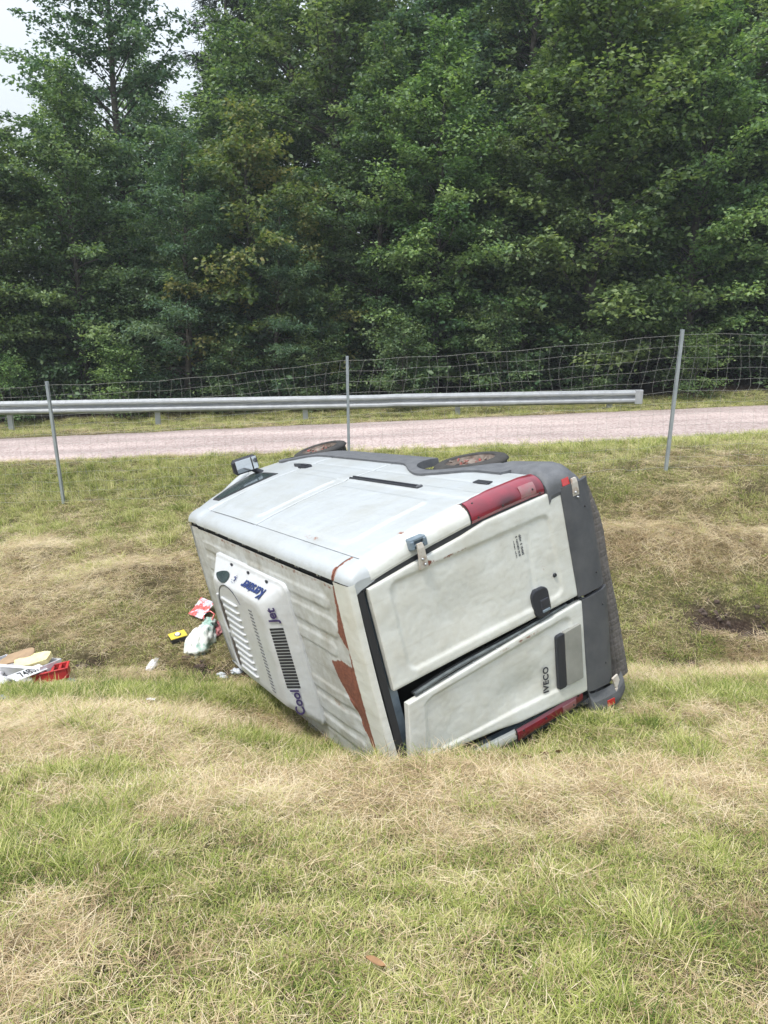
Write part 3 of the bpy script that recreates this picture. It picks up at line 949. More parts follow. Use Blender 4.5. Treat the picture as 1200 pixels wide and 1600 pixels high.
b = MB(); b.box((-.055, -.80, .27), (.008, .055, .032), rot=Matrix.Rotation(R(12), 3, 'X'), bev=.003); b.box((-.045, -.86, .27), (.02, .014, .03), bev=.004)
vb(b, 'door_hinge', M_HINGE, ldoor)

# door handle: rounded black housing with a recessed pull
mb = MB()
cy, cz, hy, hz = .105, .82, .110, .078
def rrect(hy, hz, r, n=6):
    P = []
    for (sy, sz, a0) in ((1, 1, 0), (-1, 1, 90), (-1, -1, 180), (1, -1, 270)):
        for k in range(n + 1):
            a = R(a0 + 90 * k / n); P.append((sy * (hy - r) + r * math.cos(a), sz * (hz - r) + r * math.sin(a)))
    return P
def raised(mb, cy, cz, hy, hz, r, x0, x1, ins=.010, fn=lambda p: p, mi=0):
    A = rrect(hy, hz, r); B = rrect(hy - ins, hz - ins, max(r - ins, .003)); n = len(A)
    V = [fn((x0, cy + a, cz + c)) for a, c in A] + [fn((x1 + ins * .4, cy + a, cz + c)) for a, c in A] + [fn((x1, cy + a, cz + c)) for a, c in B]
    F = []
    for k in range(n):
        k2 = (k + 1) % n
        F += [(k, k2, n + k2, n + k), (n + k, n + k2, 2 * n + k2, 2 * n + k)]
    F.append(tuple(range(2 * n, 3 * n)))
    mb.add(V, F, mi)
raised(mb, cy, cz, hy, hz, .055, 0.0, -.034)
hd = vb(mb, 'door_handle', M_BLK, rdoor)
mb = MB(); raised(mb, .085, .795, .040, .042, .006, -.032, -.038, .004); vb(mb, 'handle_frame', M_GREYINK, hd)
mb = MB(); raised(mb, .088, .795, .028, .034, .004, -.036, -.0395, .003); vb(mb, 'handle_pull', M_DARK, hd)
mb = MB(); mb.box((-.036, .035, .795), (.006, .010, .036), bev=.003); vb(mb, 'lock_button', M_BRKT, hd)
mb = MB(); mb.lathe([(0, -.017), (.007, -.018), (.012, -.022), (.016, -.016), (.017, .004)], 16, 'x', (0, .245, .64)); vb(mb, 'door_lock', M_BLK, rdoor)

# grey seal hanging along the bent left door edge
for (nm, off, r0, m_) in (('door_rubber_strip', .0, .016, M_SEAL), ('door_rubber_strip', .035, .011, M_RUB)):
    mb = MB(); pts = []
    for i in range(26):
        t = i / 25; z = 2.05 - 1.45 * t
        x, y, zz = trL((.02 + off, .004 - .012 * math.sin(t * 7) * (1 - t), z))
        pts.append((x, y + .012 + .018 * math.sin(t * 3.1 + .3) * (1 - t), zz))
    mb.tube(pts, [r0 * (1 - .4 * i / 25) for i in range(26)], 7)
    vb(mb, nm, m_, ldoor)
for k in range(7):
    b = MB(); x, y, z = trL((.012, .008, 1.98 - k * .22)); b.lathe([(0, .006), (.006, .004), (.007, 0)], 8, 'y', (x, y + .002, z)); vb(b, 'edge_rivet', M_STEEL, ldoor)

# number plate on its black holder (left door), blank
mb = MB(); raised(mb, .45, .725, .255, .040, .02, .0, -.030, .008, fn=trL); ph = vb(mb, 'plate_holder', M_BLK, ldoor)
mb = MB(); raised(mb, .445, .600, .250, .085, .010, -.0, -.036, .002, fn=trL); vb(mb, 'number_plate', M_PLATE, ldoor)

# sliding door rail, handle, fuel flap
mb = MB(); xs = lin(.80, 1.92, 20)
for (dz, dy, hh) in ((.0, .004, .024),):
    fn = lambda x, t: (x, side(x, 1.10) + [.0, .012, .012, .002, .002, .012, .012, .0][int(t)], 1.10 + [-.026, -.024, -.012, -.008, .008, .012, .024, .026][int(t)])
    mb.grid(fn, xs, list(range(8)), smooth=False)
rail = vb(mb, 'door_rail', M_BLK)
mb = MB(); mb.box((.815, side(.815, 1.10) + .008, 1.10), (.012, .010, .026), bev=.004); vb(mb, 'rail_end_stop', M_GREY, rail)
mb = MB()
A = [(3.02, -.03), (3.06, .030), (3.20, .045), (3.24, .02), (3.36, .018), (3.42, -.01), (3.34, -.03), (3.2, -.045), (3.06, -.045)]
V = [(x, side(3.1, 1.0) + .02, 1.0 + dz) for x, dz in A] + [(x, side(3.1, 1.0) - .01, 1.0 + dz * 1.1) for x, dz in A]
n = len(A)
mb.add(V, [tuple(range(n))] + [(k, (k + 1) % n, n + (k + 1) % n, n + k) for k in range(n)])
mb.box((3.13, side(3.1, 1.0) + .026, 1.0), (.06, .008, .016), bev=.004)
vb(mb, 'side_door_handle', M_BLK, cdoor)
mb = MB(); mb.box((.33, side0(.33, .86) + .006, .855), (.085, .004, .030), bev=.003); vb(mb, 'side_marker', M_BLK)

# nose: windscreen, bonnet, grille, bumper
hwf = lambda x, z: side0(x, z)
mb = MB()
def ws(u, v):
    x = 3.50 + .80 * u; z = ztop(3.5) - .02 - .92 * u
    yy = (gut_y(3.5) * (1 - u) + .90 * u) * v
    return (x + .10 * (1 - v * v) * (.4 + u), yy, z)
mb.grid(ws, lin(0, 1, 14), lin(-.97, .97, 20)); vb(mb, 'windscreen', M_GLASS)
for sg in (1, -1):
    b = MB(); b.tube([(3.47, sg * (gut_y(3.5) + .03), ztop(3.5) - .045), (3.8, sg * .80, 1.86), (4.14, sg * .90, 1.42), (4.22, sg * .935, 1.26)], [.045, .042, .04, .04], 10); vb(b, 'windscreen_pillar', M_SIDE, attrs=RA)
mb = MB()
mb.grid(lambda u, v: (3.44 + .10 * u + .03 * (1 - v * v), v * (gut_y(3.5) - .01), ztop(3.5) + .006 + .012 * (1 - v * v) - .03 * u * u), lin(0, 1, 5), lin(-1, 1, 20)); vb(mb, 'roof_front', M_ROOF, attrs=RA)
mb = MB()
mb.grid(lambda u, v: (4.20 + .66 * u + .08 * (1 - v * v), v * (.93 - .05 * u), 1.29 - .28 * u + .04 * (1 - v * v) - .10 * u ** 6), lin(0, 1, 14), lin(-1, 1, 20)); vb(mb, 'bonnet', M_SIDE, attrs=RA)
mb = MB()
mb.grid(lambda u, v: (4.86 + .09 * (1 - v * v) + .03 * u, v * .80, .93 - .42 * u), lin(0, 1, 6), lin(-1, 1, 16)); gr = vb(mb, 'front_panel', M_SIDE, attrs=RA)
mb = MB(); mb.box((4.95, 0, .76), (.03, .42, .09), bev=.02); vb(mb, 'grille', M_BLK, gr)
for sg in (1, -1):
    b = MB(); b.box((4.89, sg * .62, .80), (.05, .14, .10), bev=.03); vb(b, 'headlight', M_MIRROR, gr)
mb = MB(); mb.grid(lambda u, v: (4.93 + .10 * (1 - v ** 4), v * .80, .54 - .26 * u), lin(0, 1, 6), lin(-1, 1, 24)); vb(mb, 'front_bumper', M_GREY)

# mirror
mb = MB(); mb.tube([(3.86, .95, 1.22), (3.87, 1.0, 1.26), (3.87, 1.06, 1.32)], [.05, .032, .03], 8); mir = vb(mb, 'door_mirror', M_BLK)
mb = MB()
MC = (3.86, 1.10, 1.37); rm = Matrix.Rotation(R(8), 3, 'Z')
mb.box(MC, (.05, .085, .145), bev=.03); vb(mb, 'mirror_housing', M_BLK, mir)
mb = MB(); mb.box((MC[0] - .052, MC[1], MC[2] + .03), (.003, .068, .09), bev=.002); vb(mb, 'mirror_glass', M_MIRROR, mir)
mb = MB(); mb.box((MC[0] - .052, MC[1], MC[2] - .10), (.003, .068, .028), bev=.002); vb(mb, 'mirror_glass', M_MIRROR, mir)

# wheels
def wheel(cx, yo, cz, sg, tilt=0.0, tread=True):
    root = MB()
    rt = .302
    prof = [(.215, -.005), (.225, .004), (.245, .008), (.278, .002), (.315, -.012), (.332, -.035), (rt, -.06), (rt, -.15), (.325, -.185), (.28, -.205), (.2, -.20)]
    root.lathe([(r_, h) for r_, h in prof], 44, 'y')
    for k in range(44):      # tread blocks
        a = 2 * math.pi * k / 44
        for (yy, hw2) in ((-.065, .028), (-.135, .028)):
            rm_ = Matrix.Rotation(-a, 3, 'Y')
            p = rm_ @ Vector((rt + .002, 0, 0)); root.box((p.x, yy, p.z), (.006, hw2, .017), rot=rm_)
    def put(mb_, name, m_, parent=None):
        tl = Matrix.Rotation(tilt, 3, 'X')
        V = []
        for p in mb_.v:
            q_ = tl @ Vector(p); V.append((q_.x + cx, sg * (q_.y + yo), q_.z + cz))
        mb_.v = V
        return vb(mb_, name, m_, parent)
    o = put(root, 'wheel', M_TYRE)
    r2 = MB(); r2.lathe([(.222, -.002), (.215, -.02), (.205, -.07), (.185, -.09), (.165, -.065), (.12, -.045), (.095, -.03), (.07, -.03), (.065, -.012), (.045, -.004), (0, -.002)], 32, 'y')
    put(r2, 'wheel_rim', M_RUSTY, o)
    for k in range(6):
        a = 2 * math.pi * k / 6
        n_ = MB(); n_.lathe([(0, -.008), (.010, -.010), (.012, -.034)], 6, 'y', (.083 * math.cos(a), 0, .083 * math.sin(a))); put(n_, 'wheel_nut', M_REDP, o)
    for k in range(8):
        a = 2 * math.pi * (k + .5) / 8
        n_ = MB(); rm_ = Matrix.Rotation(-a, 3, 'Y'); p = rm_ @ Vector((.138, 0, 0)); n_.box((p.x, -.043, p.z), (.016, .004, .024), rot=rm_, bev=.003); put(n_, 'rim_slot', M_RUB, o)
    rw = random.Random(int(cx * 100))
    for k in range(7):      # torn trim and caked rust
        a = rw.uniform(.3, 3.6); rad = rw.uniform(.06, .19)
        n_ = MB(); n_.tube([(rad * math.cos(a + q_), .002 + rw.uniform(-.01, .012), rad * math.sin(a + q_)) for q_ in (0, .12, .25, .40)], [.004, .010, .008, .003], 5); put(n_, 'trim_fragment', M_REDP if k % 3 == 0 else M_RUSTY, o)
    return o
wheel(WX_R + .0, .968, .31, 1, R(-3))
wheel(WX_F + .14, .955, .29, 1, R(2))
wheel(WX_R, .97, .34, -1); wheel(WX_F, .97, .34, -1)

# ------------------------------------------------------------------ roof cooling unit
AX0, AX1, AY0, AY1 = 1.06, 2.66, -.60, .60
AZ0, AZ1 = 2.275, 2.445
def ring_pts(x0, x1, y0, y1, r, n=8):
    P = []
    for (sx, sy, a0) in ((1, 1, 0), (-1, 1, 90), (-1, -1, 180), (1, -1, 270)):
        cx, cy = (x1 - r if sx > 0 else x0 + r), (y1 - r if sy > 0 else y0 + r)
        for k in range(n + 1):
            a = R(a0 + 90 * k / n); P.append((cx + r * math.cos(a), cy + r * math.sin(a)))
    return P
levels = [(AX0 - .01, AX1 + .01, AY0 - .01, AY1 + .01, .07, AZ0 - .025), (AX0 - .01, AX1 + .01, AY0 - .01, AY1 + .01, .07, AZ0 + .006), (AX0, AX1, AY0, AY1, .06, AZ0 + .014),
          (AX0 + .012, AX1 - .012, AY0 + .012, AY1 - .012, .06, AZ0 + .016), (AX0 + .02, AX1 - .02, AY0 + .02, AY1 - .02, .06, AZ0 + .03)]
NB = 12
def hprof(t): return 1.13 * t if t < .78 else .88 + .12 * (2 * (t - .78) / .22 - ((t - .78) / .22) ** 2)
for k in range(1, NB + 1):
    t = k / NB
    # sloping flanks that roll over into the top
    s1 = t
    roll = .5 - .5 * math.cos(min(1, t) * math.pi * .5)
    zi = AZ0 + .03 + (AZ1 - AZ0 - .03) * hprof(t)
    ins = t
    levels.append((AX0 + .02 + .215 * ins, AX1 - .02 - .24 * ins, AY0 + .02 + .150 * ins, AY1 - .02 - .125 * ins, .07 + .04 * ins, zi))
levels.append((AX0 + .265, AX1 - .30, AY0 + .20, AY1 - .175, .09, AZ1 + .004))
mb = MB(); rings = []
for lv in levels:
    P = ring_pts(*lv[:5]); rings.append([(x, y, lv[5]) for x, y in P])
n = len(rings[0])
V = [p for r_ in rings for p in r_]
F = [(i * n + k, i * n + (k + 1) % n, (i + 1) * n + (k + 1) % n, (i + 1) * n + k) for i in range(len(rings) - 1) for k in range(n)]
F.append(tuple((len(rings) - 1) * n + k for k in range(n)))
mb.add(V, F, 0, True)
mb.s[-1] = False
ac = vb(mb, 'roof_cooling_unit', M_AC, attrs=RA)
TX0, TX1, TY0, TY1, TZ = AX0 + .265, AX1 - .30, AY0 + .20, AY1 - .175, AZ1 + .004
# ribs on the top
for k in range(11):
    y = TY0 + .05 + (TY1 - TY0 - .16) * k / 10
    b = MB(); b.tube([(1.86, y, TZ - .004), (1.88, y, TZ + .007), (2.22, y, TZ + .007), (2.27, y, TZ - .004)], [.006, .013, .013, .006], 8); vb(b, 'top_rib', M_AC, ac, attrs=RA)
for k in range(24):
    y = TY0 + .03 + (TY1 - TY0 - .10) * k / 23
    b = MB(); b.box((1.53, y, TZ + .0015), (.035, .0055, .0025), bev=.001); vb(b, 'top_vent_slot', M_GREY, ac)
# scooped front edge: two ragged dark openings
for (ya, yb) in ((.30, -.02), (-.08, -.38)):
    b = MB(); m_ = 14; V = []
    for i in range(m_):
        t = i / (m_ - 1); y = ya + (yb - ya) * t
        w_ = .055 * math.sin(t * math.pi) ** .6
        jag = .022 * (i % 3) * (0 < i < m_ - 1) * .6
        V += [(2.33 + .03 * math.sin(t * math.pi), y, TZ + .004), (2.33 + .03 * math.sin(t * math.pi) - w_ * 1.5 - jag, y, TZ + .005)]
    b.add(V + [(p[0], p[1], p[2] - .01) for p in V], [(2 * i, 2 * i + 2, 2 * i + 3, 2 * i + 1) for i in range(m_ - 1)]); vb(b, 'intake_opening', M_UNDER, ac)
    b = MB(); b.tube([(2.345 + .035 * math.sin(t * math.pi), ya + .03 + (yb - ya - .06) * t, TZ + .002) for t in lin(0, 1, 12)], .014, 8); vb(b, 'intake_lip', M_AC, ac, attrs=RA)
# dark teardrop lens at the front right corner
b = MB(); b.tube([(2.02 + .34 * math.sin(t), .47 - .30 * (1 - math.cos(t)) , TZ + .001) for t in lin(-.9, 1.35, 16)], .004, 6); vb(b, 'panel_joint', M_GREYINK, ac)
for xx in (1.35, 1.75, 2.15):
    b = MB(); b.box((xx, AY1 - .012, AZ0 + .036), (.014, .012, .008), bev=.003); vb(b, 'cover_clip', M_BLK, ac)

# sloping faces carry the grille and the lettering
def frame_on(p0, px, py):
    """matrix (in flipped coordinates) with x along px-p0 and y along py-p0"""
    f = lambda p: Vector((p[0], -p[1], p[2]))
    o = f(p0); X = (f(px) - o).normalized(); Y = f(py) - o
    Y = (Y - X * Y.dot(X)).normalized(); Z = X.cross(Y)
    m = Matrix.Identity(4)
    for i in range(3): m[i][0], m[i][1], m[i][2], m[i][3] = X[i], Y[i], Z[i], o[i]
    return m
def lettering(txt, name, size, m, frame, parent, bold=.0, shear=0.0, lift=.002, spacing=1.0):
    cu = bpy.data.curves.new(name, 'FONT')
    cu.body = txt; cu.size = size; cu.extrude = .0012; cu.offset = bold; cu.shear = shear; cu.space_character = spacing
    cu.align_x = 'CENTER'; cu.align_y = 'CENTER'
    to = bpy.data.objects.new(name + '_curve', cu)
    COL.objects.link(to)
    dg = bpy.context.evaluated_depsgraph_get()
    me_ = bpy.data.meshes.new_from_object(to.evaluated_get(dg))
    me_.name = name
    bpy.data.objects.remove(to); bpy.data.curves.remove(cu)
    me_.materials.clear(); me_.materials.append(m)
    me_.transform(Matrix.Translation((0, 0, lift)))
    me_.transform(frame)
    o = bpy.data.objects.new(name, me_)
    COL.objects.link(o); o.parent = parent
    return o
# rear slope: from (AX0+.02+..., z low) to (TX0, z high)
def slope(t): # point on rear flank, t 0 base .. 1 top
    return (AX0 + .02 + .215 * t, AZ0 + .03 + (AZ1 - AZ0 - .03) * hprof(t))
xm, zm = slope(.52); xa, za = slope(.25); xb_, zb_ = slope(.80)
sn = Vector((-(zb_ - za), 0, (xb_ - xa))).normalized()
for k in range(20):
    y = -.245 + .50 * k / 19
    b = MB()
    V = []
    for tt, hw2 in ((.30, .0085), (.45, .0085), (.60, .0085), (.76, .0085)):
        x, z = slope(tt)
        V += [(x + sn.x * .003, y - hw2, z + sn.z * .003), (x + sn.x * .003, y + hw2, z + sn.z * .003), (x - .004 * sn.x, y - hw2, z - .004 * sn.z), (x - .004 * sn.x, y + hw2, z - .004 * sn.z)]
    F = []
    for i in range(3):
        a_ = 4 * i
        F += [(a_, a_ + 4, a_ + 5, a_ + 1), (a_, a_ + 2, a_ + 6, a_ + 4), (a_ + 1, a_ + 5, a_ + 7, a_ + 3)]
    F += [(0, 1, 3, 2), (12, 13, 15, 14)]
    b.add(V, F); vb(b, 'grille_slot', M_RUB, ac)
def slope_frame(yc, t=.53):
    x, z = slope(t); x2, z2 = slope(t + .2); x1_, z1_ = slope(t - .2)
    return frame_on((x, yc, z), (x, yc + 1, z), (x + (x2 - x1_), yc, z + (z2 - z1_)))
lettering('Cool', 'cool_lettering', .112, M_VIOL, slope_frame(-.375, .50), ac, bold=.0024, lift=.010)
lettering('Jet', 'jet_lettering', .112, M_VIOL, slope_frame(.375, .52), ac, bold=.0024, lift=.010)
def rslope(t): return (AY1 - .02 - .125 * t, AZ0 + .03 + (AZ1 - AZ0 - .03) * hprof(t))
y1_, z1_ = rslope(.40); y2_, z2_ = rslope(.75); ymid, zmid = rslope(.48)
lettering('Kerstner', 'maker_lettering', .130, M_BLUE, frame_on((1.50, ymid, zmid), (2.48, ymid, zmid), (1.50, ymid + (y2_ - y1_), zmid + (z2_ - z1_))), ac, bold=.0028, shear=.35, lift=.008, spacing=.97)
b = MB(); m_ = 22
def lens_pt(r_, a):
    x = 2.20 + .15 * r_ * math.cos(a); t = .60 + .26 * r_ * math.sin(a) * (1 - .45 * math.cos(a))
    y, z = rslope(t); return (x, y + .006 + .006 * (1 - r_), z + .006 + .006 * (1 - r_))
b.add([lens_pt(0, 0)] + [lens_pt(.6, 2 * math.pi * i / m_) for i in range(m_)] + [lens_pt(1, 2 * math.pi * i / m_) for i in range(m_)],
      [(0, 1 + i, 1 + (i + 1) % m_) for i in range(m_)] + [(1 + i, 1 + m_ + i, 1 + m_ + (i + 1) % m_, 1 + (i + 1) % m_) for i in range(m_)], 0, True)
vb(b, 'corner_lens', M_GLASS, ac)
# little emblem after the name: ring of dots round a crescent
fe = frame_on((1.93, ymid, zmid), (2.93, ymid, zmid), (1.93, ymid + (y2_ - y1_), zmid + (z2_ - z1_)))
mb = MB()
for k in range(7):
    a = R(20 + 40 * k); c = fe @ Vector((.045 * math.cos(a), .035 * math.sin(a), .009)); mb.add([(c.x + .006 * math.cos(q_), -(c.y + .002 * math.sin(q_)), c.z + .006 * math.sin(q_)) for q_ in lin(0, 5.24, 6)], [tuple(range(6))])
pts = [fe @ Vector((.022 * math.cos(a), .020 * math.sin(a), .009)) for a in lin(2.2, 5.6, 9)]
mb.tube([(p.x, -p.y, p.z) for p in pts], .005, 6)
vb(mb, 'maker_emblem', M_BLUE, ac)
# badge on the left door; its letters run from the hinge side towards the centre
def on_left(y, z): return trL((door_skin(z, y, True) - .002, y, z))
lettering('IVECO', 'door_badge', .068, M_GREYINK, frame_on(on_left(.56, .87), on_left(.48, .87), on_left(.56, .91)), ldoor, bold=.0022, lift=.016, spacing=1.08)
# illegible rows of a dealer's sticker on the right door
mb = MB(); r_ = random.Random(5)
for row, (zz, hh) in enumerate(((.885, .012), (.915, .010), (.945, .006))):
    yv = .50
    while yv < .665 - .02 * row:
        wd = r_.uniform(.003, .009)
        if r_.random() < .85:
            x = door_skin(zz, yv, False) - .0125
            h2 = hh * r_.uniform(.6, 1)
            mb.add([(x, yv, zz - h2), (x, yv + wd, zz - h2), (x, yv + wd, zz + h2 * r_.uniform(.3, 1)), (x, yv, zz + h2)], [(0, 1, 2, 3)])
        yv += wd + r_.uniform(.002, .005)
vb(mb, 'dealer_sticker', M_GREYINK, rdoor)

# ------------------------------------------------------------------ guardrail beyond the road
M_RAIL = mat('galvanised_guardrail', (.40, .42, .44), .5, metal=.55, col2=(.50, .52, .54), nscale=5, bump=.08, bscale=60)
gr_o = empty('guardrail', (-6, 17.2, float(tz([-6], [17.2], False)[0])))
tag(gr_o, 'galvanised steel crash barrier on short posts along the far side of the road', 'guardrail')
def rail_y(x): return 17.2 - .02 * x
def rail_top(x): return -2.33 + .036 * (x + 6.2) * .55 + (0.012 if x > 0 else 0)
PROF = [(0, .0), (-.012, -.004), (-.075, -.035), (-.082, -.055), (-.082, -.090), (-.075, -.108), (-.012, -.140), (-.004, -.152), (-.012, -.165), (-.075, -.198), (-.082, -.215), (-.082, -.250), (-.075, -.268), (-.012, -.300), (0, -.306)]
GL = gr_o.location
def loc_(o_, p): return (p[0] - o_.location[0], p[1] - o_.location[1], p[2] - o_.location[2])
secs = [(-15.6, -11.4), (-11.4, -7.3), (-7.3, -3.2), (-3.2, .9), (.9, 5.55)]
for (a_, b_) in secs:
    mb = MB()
    xs = lin(a_ - .0, b_ + .14 * (b_ < 5), 12)
    lap = .004
    mb.grid(lambda x, j: loc_(GL_o, (x, rail_y(x) + PROF[j][0] - (lap if x > b_ else 0), rail_top(x) + PROF[j][1])), xs, list(range(len(PROF)))) if False else None
    P = [[(x - GL[0], rail_y(x) + pf[0] - (lap if x > b_ + .001 else 0) - GL[1], rail_top(x) + pf[1] - GL[2]) for pf in PROF] for x in xs]
    V = [p for r_ in P for p in r_]; k = len(PROF)
    mb.add(V, [(i * k + j, (i + 1) * k + j, (i + 1) * k + j + 1, i * k + j + 1) for i in range(len(xs) - 1) for j in range(k - 1)], 0, False)
    V2 = [(p[0], p[1] + .004, p[2]) for p in V]
    mb.add(V2, [(i * k + j + 1, (i + 1) * k + j + 1, (i + 1) * k + j, i * k + j) for i in range(len(xs) - 1) for j in range(k - 1)], 0, False)
    bo = mb.build('beam', M_RAIL, gr_o)
    if b_ < 5:
        for dz in (-.07, -.235):
            for dx in (.03, .10):
                c = MB(); c.lathe([(0, -.012), (.012, -.010), (.015, 0)], 8, 'y', (b_ + dx - GL[0], rail_y(b_) - .088 - GL[1], rail_top(b_) + dz - GL[2])); c.build('splice_bolt', M_STEEL, bo)
# blunt end terminal: flat plate with a slot
mb = MB(); ex = 5.55
for (x0_, x1_, z0_, z1_) in ((ex, ex + .17, -.31, .004),):
    mb.box(((x0_ + x1_) / 2 - GL[0], rail_y(ex) - .045 - GL[1], rail_top(ex) + (z0_ + z1_) / 2 - GL[2]), ((x1_ - x0_) / 2, .042, (z1_ - z0_) / 2), bev=.008)
mb.build('end_cap', M_RAIL, gr_o)
for x in (-13.0, -9.9, -6.85, -3.45, 0.0 - .55 + .3, 1.72 + .05 - .1 + .0, 4.9):
    pass
for x in (-12.4, -8.55, -5.15, -1.78, 1.66, 5.05):
    mb = MB(); zt_ = rail_top(x) - .02; zb = float(tz([x], [rail_y(x) + .12], False)[0]) - .4
    cxl, cyl, czl, hz_ = x - GL[0], rail_y(x) + .075 - GL[1], (zt_ + zb) / 2 - GL[2], (zt_ - zb) / 2
    mb.box((cxl, cyl, czl), (.055, .003, hz_)); mb.box((cxl - .053, cyl + .03, czl), (.003, .03, hz_)); mb.box((cxl + .053, cyl + .03, czl), (.003, .03, hz_))
    po = mb.build('guardrail_post', M_RAIL, gr_o)
    c = MB(); c.box((cxl, cyl - .04, rail_top(x) - .15 - GL[2]), (.04, .036, .035), bev=.004); c.build('spacer', M_STEEL, po)

# ------------------------------------------------------------------ wire fence
M_POST = mat('zinc_fence_post', (.30, .34, .37), .5, metal=.4, col2=(.40, .44, .46), nscale=9, bump=.1, bscale=90)
M_WIRE = mat('fence_wire', (.46, .46, .44), .45, metal=.35)
fence = empty('wire_fence', (-.5, 11.1, tz1(-.5, 11.1)))
tag(fence, 'tall knotted wire game fence on thin steel posts between the bank and the road', 'fence')
FL = fence.location
FP = [(-9.8, 12.35, 1.86, -.02), (-5.11, 11.78, 1.93, -.04), (-.53, 11.10, 1.98, -.01), (3.97, 10.52, 1.93, .03), (8.6, 9.95, 1.93, .0)]   # x, y, height, lean in x
ptop, pbot = [], []
for (x, y, h_, ln) in FP:
    zb = tz1(x, y)
    ptop.append(Vector((x + ln, y, zb + h_))); pbot.append(Vector((x, y, zb)))
    mb = MB()
    bp_ = Vector((x - ln * .2, y, zb - .35)) - FL; tp_ = Vector((x + ln, y, zb + h_)) - FL
    ax = (tp_ - bp_).normalized(); r_ = ax.to_track_quat('Z', 'Y').to_matrix(); cen = (bp_ + tp_) / 2; hl = (tp_ - bp_).length / 2
    # rolled C profile
    mb.box(tuple(cen), (.026, .003, hl), rot=r_)
    for sx in (-1, 1):
        o_ = r_ @ Vector((sx * .024, .016, 0)); mb.box(tuple(cen + o_), (.003, .018, hl), rot=r_)
        o_ = r_ @ Vector((sx * .017, .034, 0)); mb.box(tuple(cen + o_), (.008, .002, hl), rot=r_)
    po = mb.build('fence_post', M_POST, fence)
    for q_ in range(9):
        t = .12 + q_ * .10; c_ = bp_.lerp(tp_, .16 + .8 * q_ / 8.5)
        c = MB(); c.box((c_.x, c_.y - .006, c_.z), (.010, .005, .004), rot=r_); c.build('wire_hook', M_STEEL, po)
NW = 13
def fence_xy(t):     # t along posts
    i = min(int(t), len(FP) - 2); f = t - i
    return i, f
def fence_pt(t, hfrac):
    i, f = fence_xy(t)
    a_, b_ = pbot[i], pbot[i + 1]; c, d = ptop[i], ptop[i + 1]
    base = a_.lerp(b_, f); top = c.lerp(d, f)
    zb = tz1(base.x, base.y) + .05
    sag = .05 * math.sin(math.pi * f) * hfrac ** 2
    if i == 1: sag += .02 * math.sin(math.pi * f) * hfrac
    ph = t * 9.1
    x = base.x + (top.x - base.x) * hfrac + .016 * math.sin(hfrac * 6.3 + ph * .7) + .030 * math.sin(hfrac * 3 + i) * math.sin(math.pi * f)
    lean = .10 * math.sin(math.pi * f) * math.sin(hfrac * 4 + 2 * i)
    z = zb + (top.z - .06 - zb) * hfrac - sag + .008 * math.sin(ph * 3 + hfrac * 11)
    return Vector((x, base.y - .02 + lean * .4 * math.sin(math.pi * f), z)) - FL
TT = len(FP) - 1
for j in range(NW):
    hf = j / (NW - 1)
    mb = MB(); mb.tube([fence_pt(t, hf) for t in lin(0.0, TT - .001, 120)], .0015 if 0 < j < NW - 1 else .0020, 3, caps=False)
    mb.build('line_wire', M_WIRE, fence)
nst = 122
for k in range(nst):
    t = TT * (k + .5) / nst
    mb = MB(); mb.tube([fence_pt(t + .004 * math.sin(k * 2.3 + u * 9) + .012 * math.sin(u * 7 + k * .3) * (u > .6), u) for u in lin(0, 1, 14)], .0013, 3, caps=False)
    mb.build('stay_wire', M_WIRE, fence)

# ------------------------------------------------------------------ foliage
def leaf_material(name, c1, c2, c3, trans=.35):
    m = bpy.data.materials.new(name); m.use_nodes = True
    t = m.node_tree; t.nodes.clear()
    o_ = t.nodes.new('ShaderNodeOutputMaterial')
    d = t.nodes.new('ShaderNodeBsdfPrincipled'); d.inputs['Roughness'].default_value = .48; d.inputs['Specular IOR Level'].default_value = .35
    tr_ = t.nodes.new('ShaderNodeBsdfTranslucent')
    mx = t.nodes.new('ShaderNodeMixShader'); mx.inputs[0].default_value = trans
    at = t.nodes.new('ShaderNodeAttribute'); at.attribute_name = 'tone'
    r_ = t.nodes.new('ShaderNodeValToRGB')
    r_.color_ramp.elements[0].color = rgb(c1); r_.color_ramp.elements[0].position = .05
    r_.color_ramp.elements[1].color = rgb(c3); r_.color_ramp.elements[1].position = .95
    e = r_.color_ramp.elements.new(.5); e.color = rgb(c2)
    t.links.new(at.outputs['Fac'], r_.inputs[0])
    oi = t.nodes.new('ShaderNodeObjectInfo')
    hs = t.nodes.new('ShaderNodeHueSaturation')
    mr = t.nodes.new('ShaderNodeMapRange'); mr.inputs[3].default_value = .485; mr.inputs[4].default_value = .515
    mv = t.nodes.new('ShaderNodeMapRange'); mv.inputs[3].default_value = .82; mv.inputs[4].default_value = 1.18
    t.links.new(oi.outputs['Random'], mr.inputs[0]); t.links.new(oi.outputs['Random'], mv.inputs[0])
    t.links.new(mr.outputs[0], hs.inputs['Hue']); t.links.new(mv.outputs[0], hs.inputs['Value'])
    t.links.new(r_.outputs[0], hs.inputs['Color'])
    t.links.new(hs.outputs[0], d.inputs['Base Color'])
    br = t.nodes.new('ShaderNodeMixRGB'); br.blend_type = 'MULTIPLY'; br.inputs[0].default_value = 1; br.inputs[2].default_value = (1.5, 1.6, .7, 1)
    t.links.new(hs.outputs[0], br.inputs[1]); t.links.new(br.outputs[0], tr_.inputs[0])
    t.links.new(d.outputs[0], mx.inputs[1]); t.links.new(tr_.outputs[0], mx.inputs[2]); t.links.new(mx.outputs[0], o_.inputs[0])
    return m
L_MID = leaf_material('alder_leaves', (.036, .076, .034), (.108, .178, .086), (.235, .315, .145))
L_BLUE = leaf_material('ash_leaves', (.036, .078, .048), (.092, .165, .105), (.18, .26, .155))
L_BRT = leaf_material('birch_leaves', (.048, .100, .038), (.135, .220, .088), (.27, .365, .15))
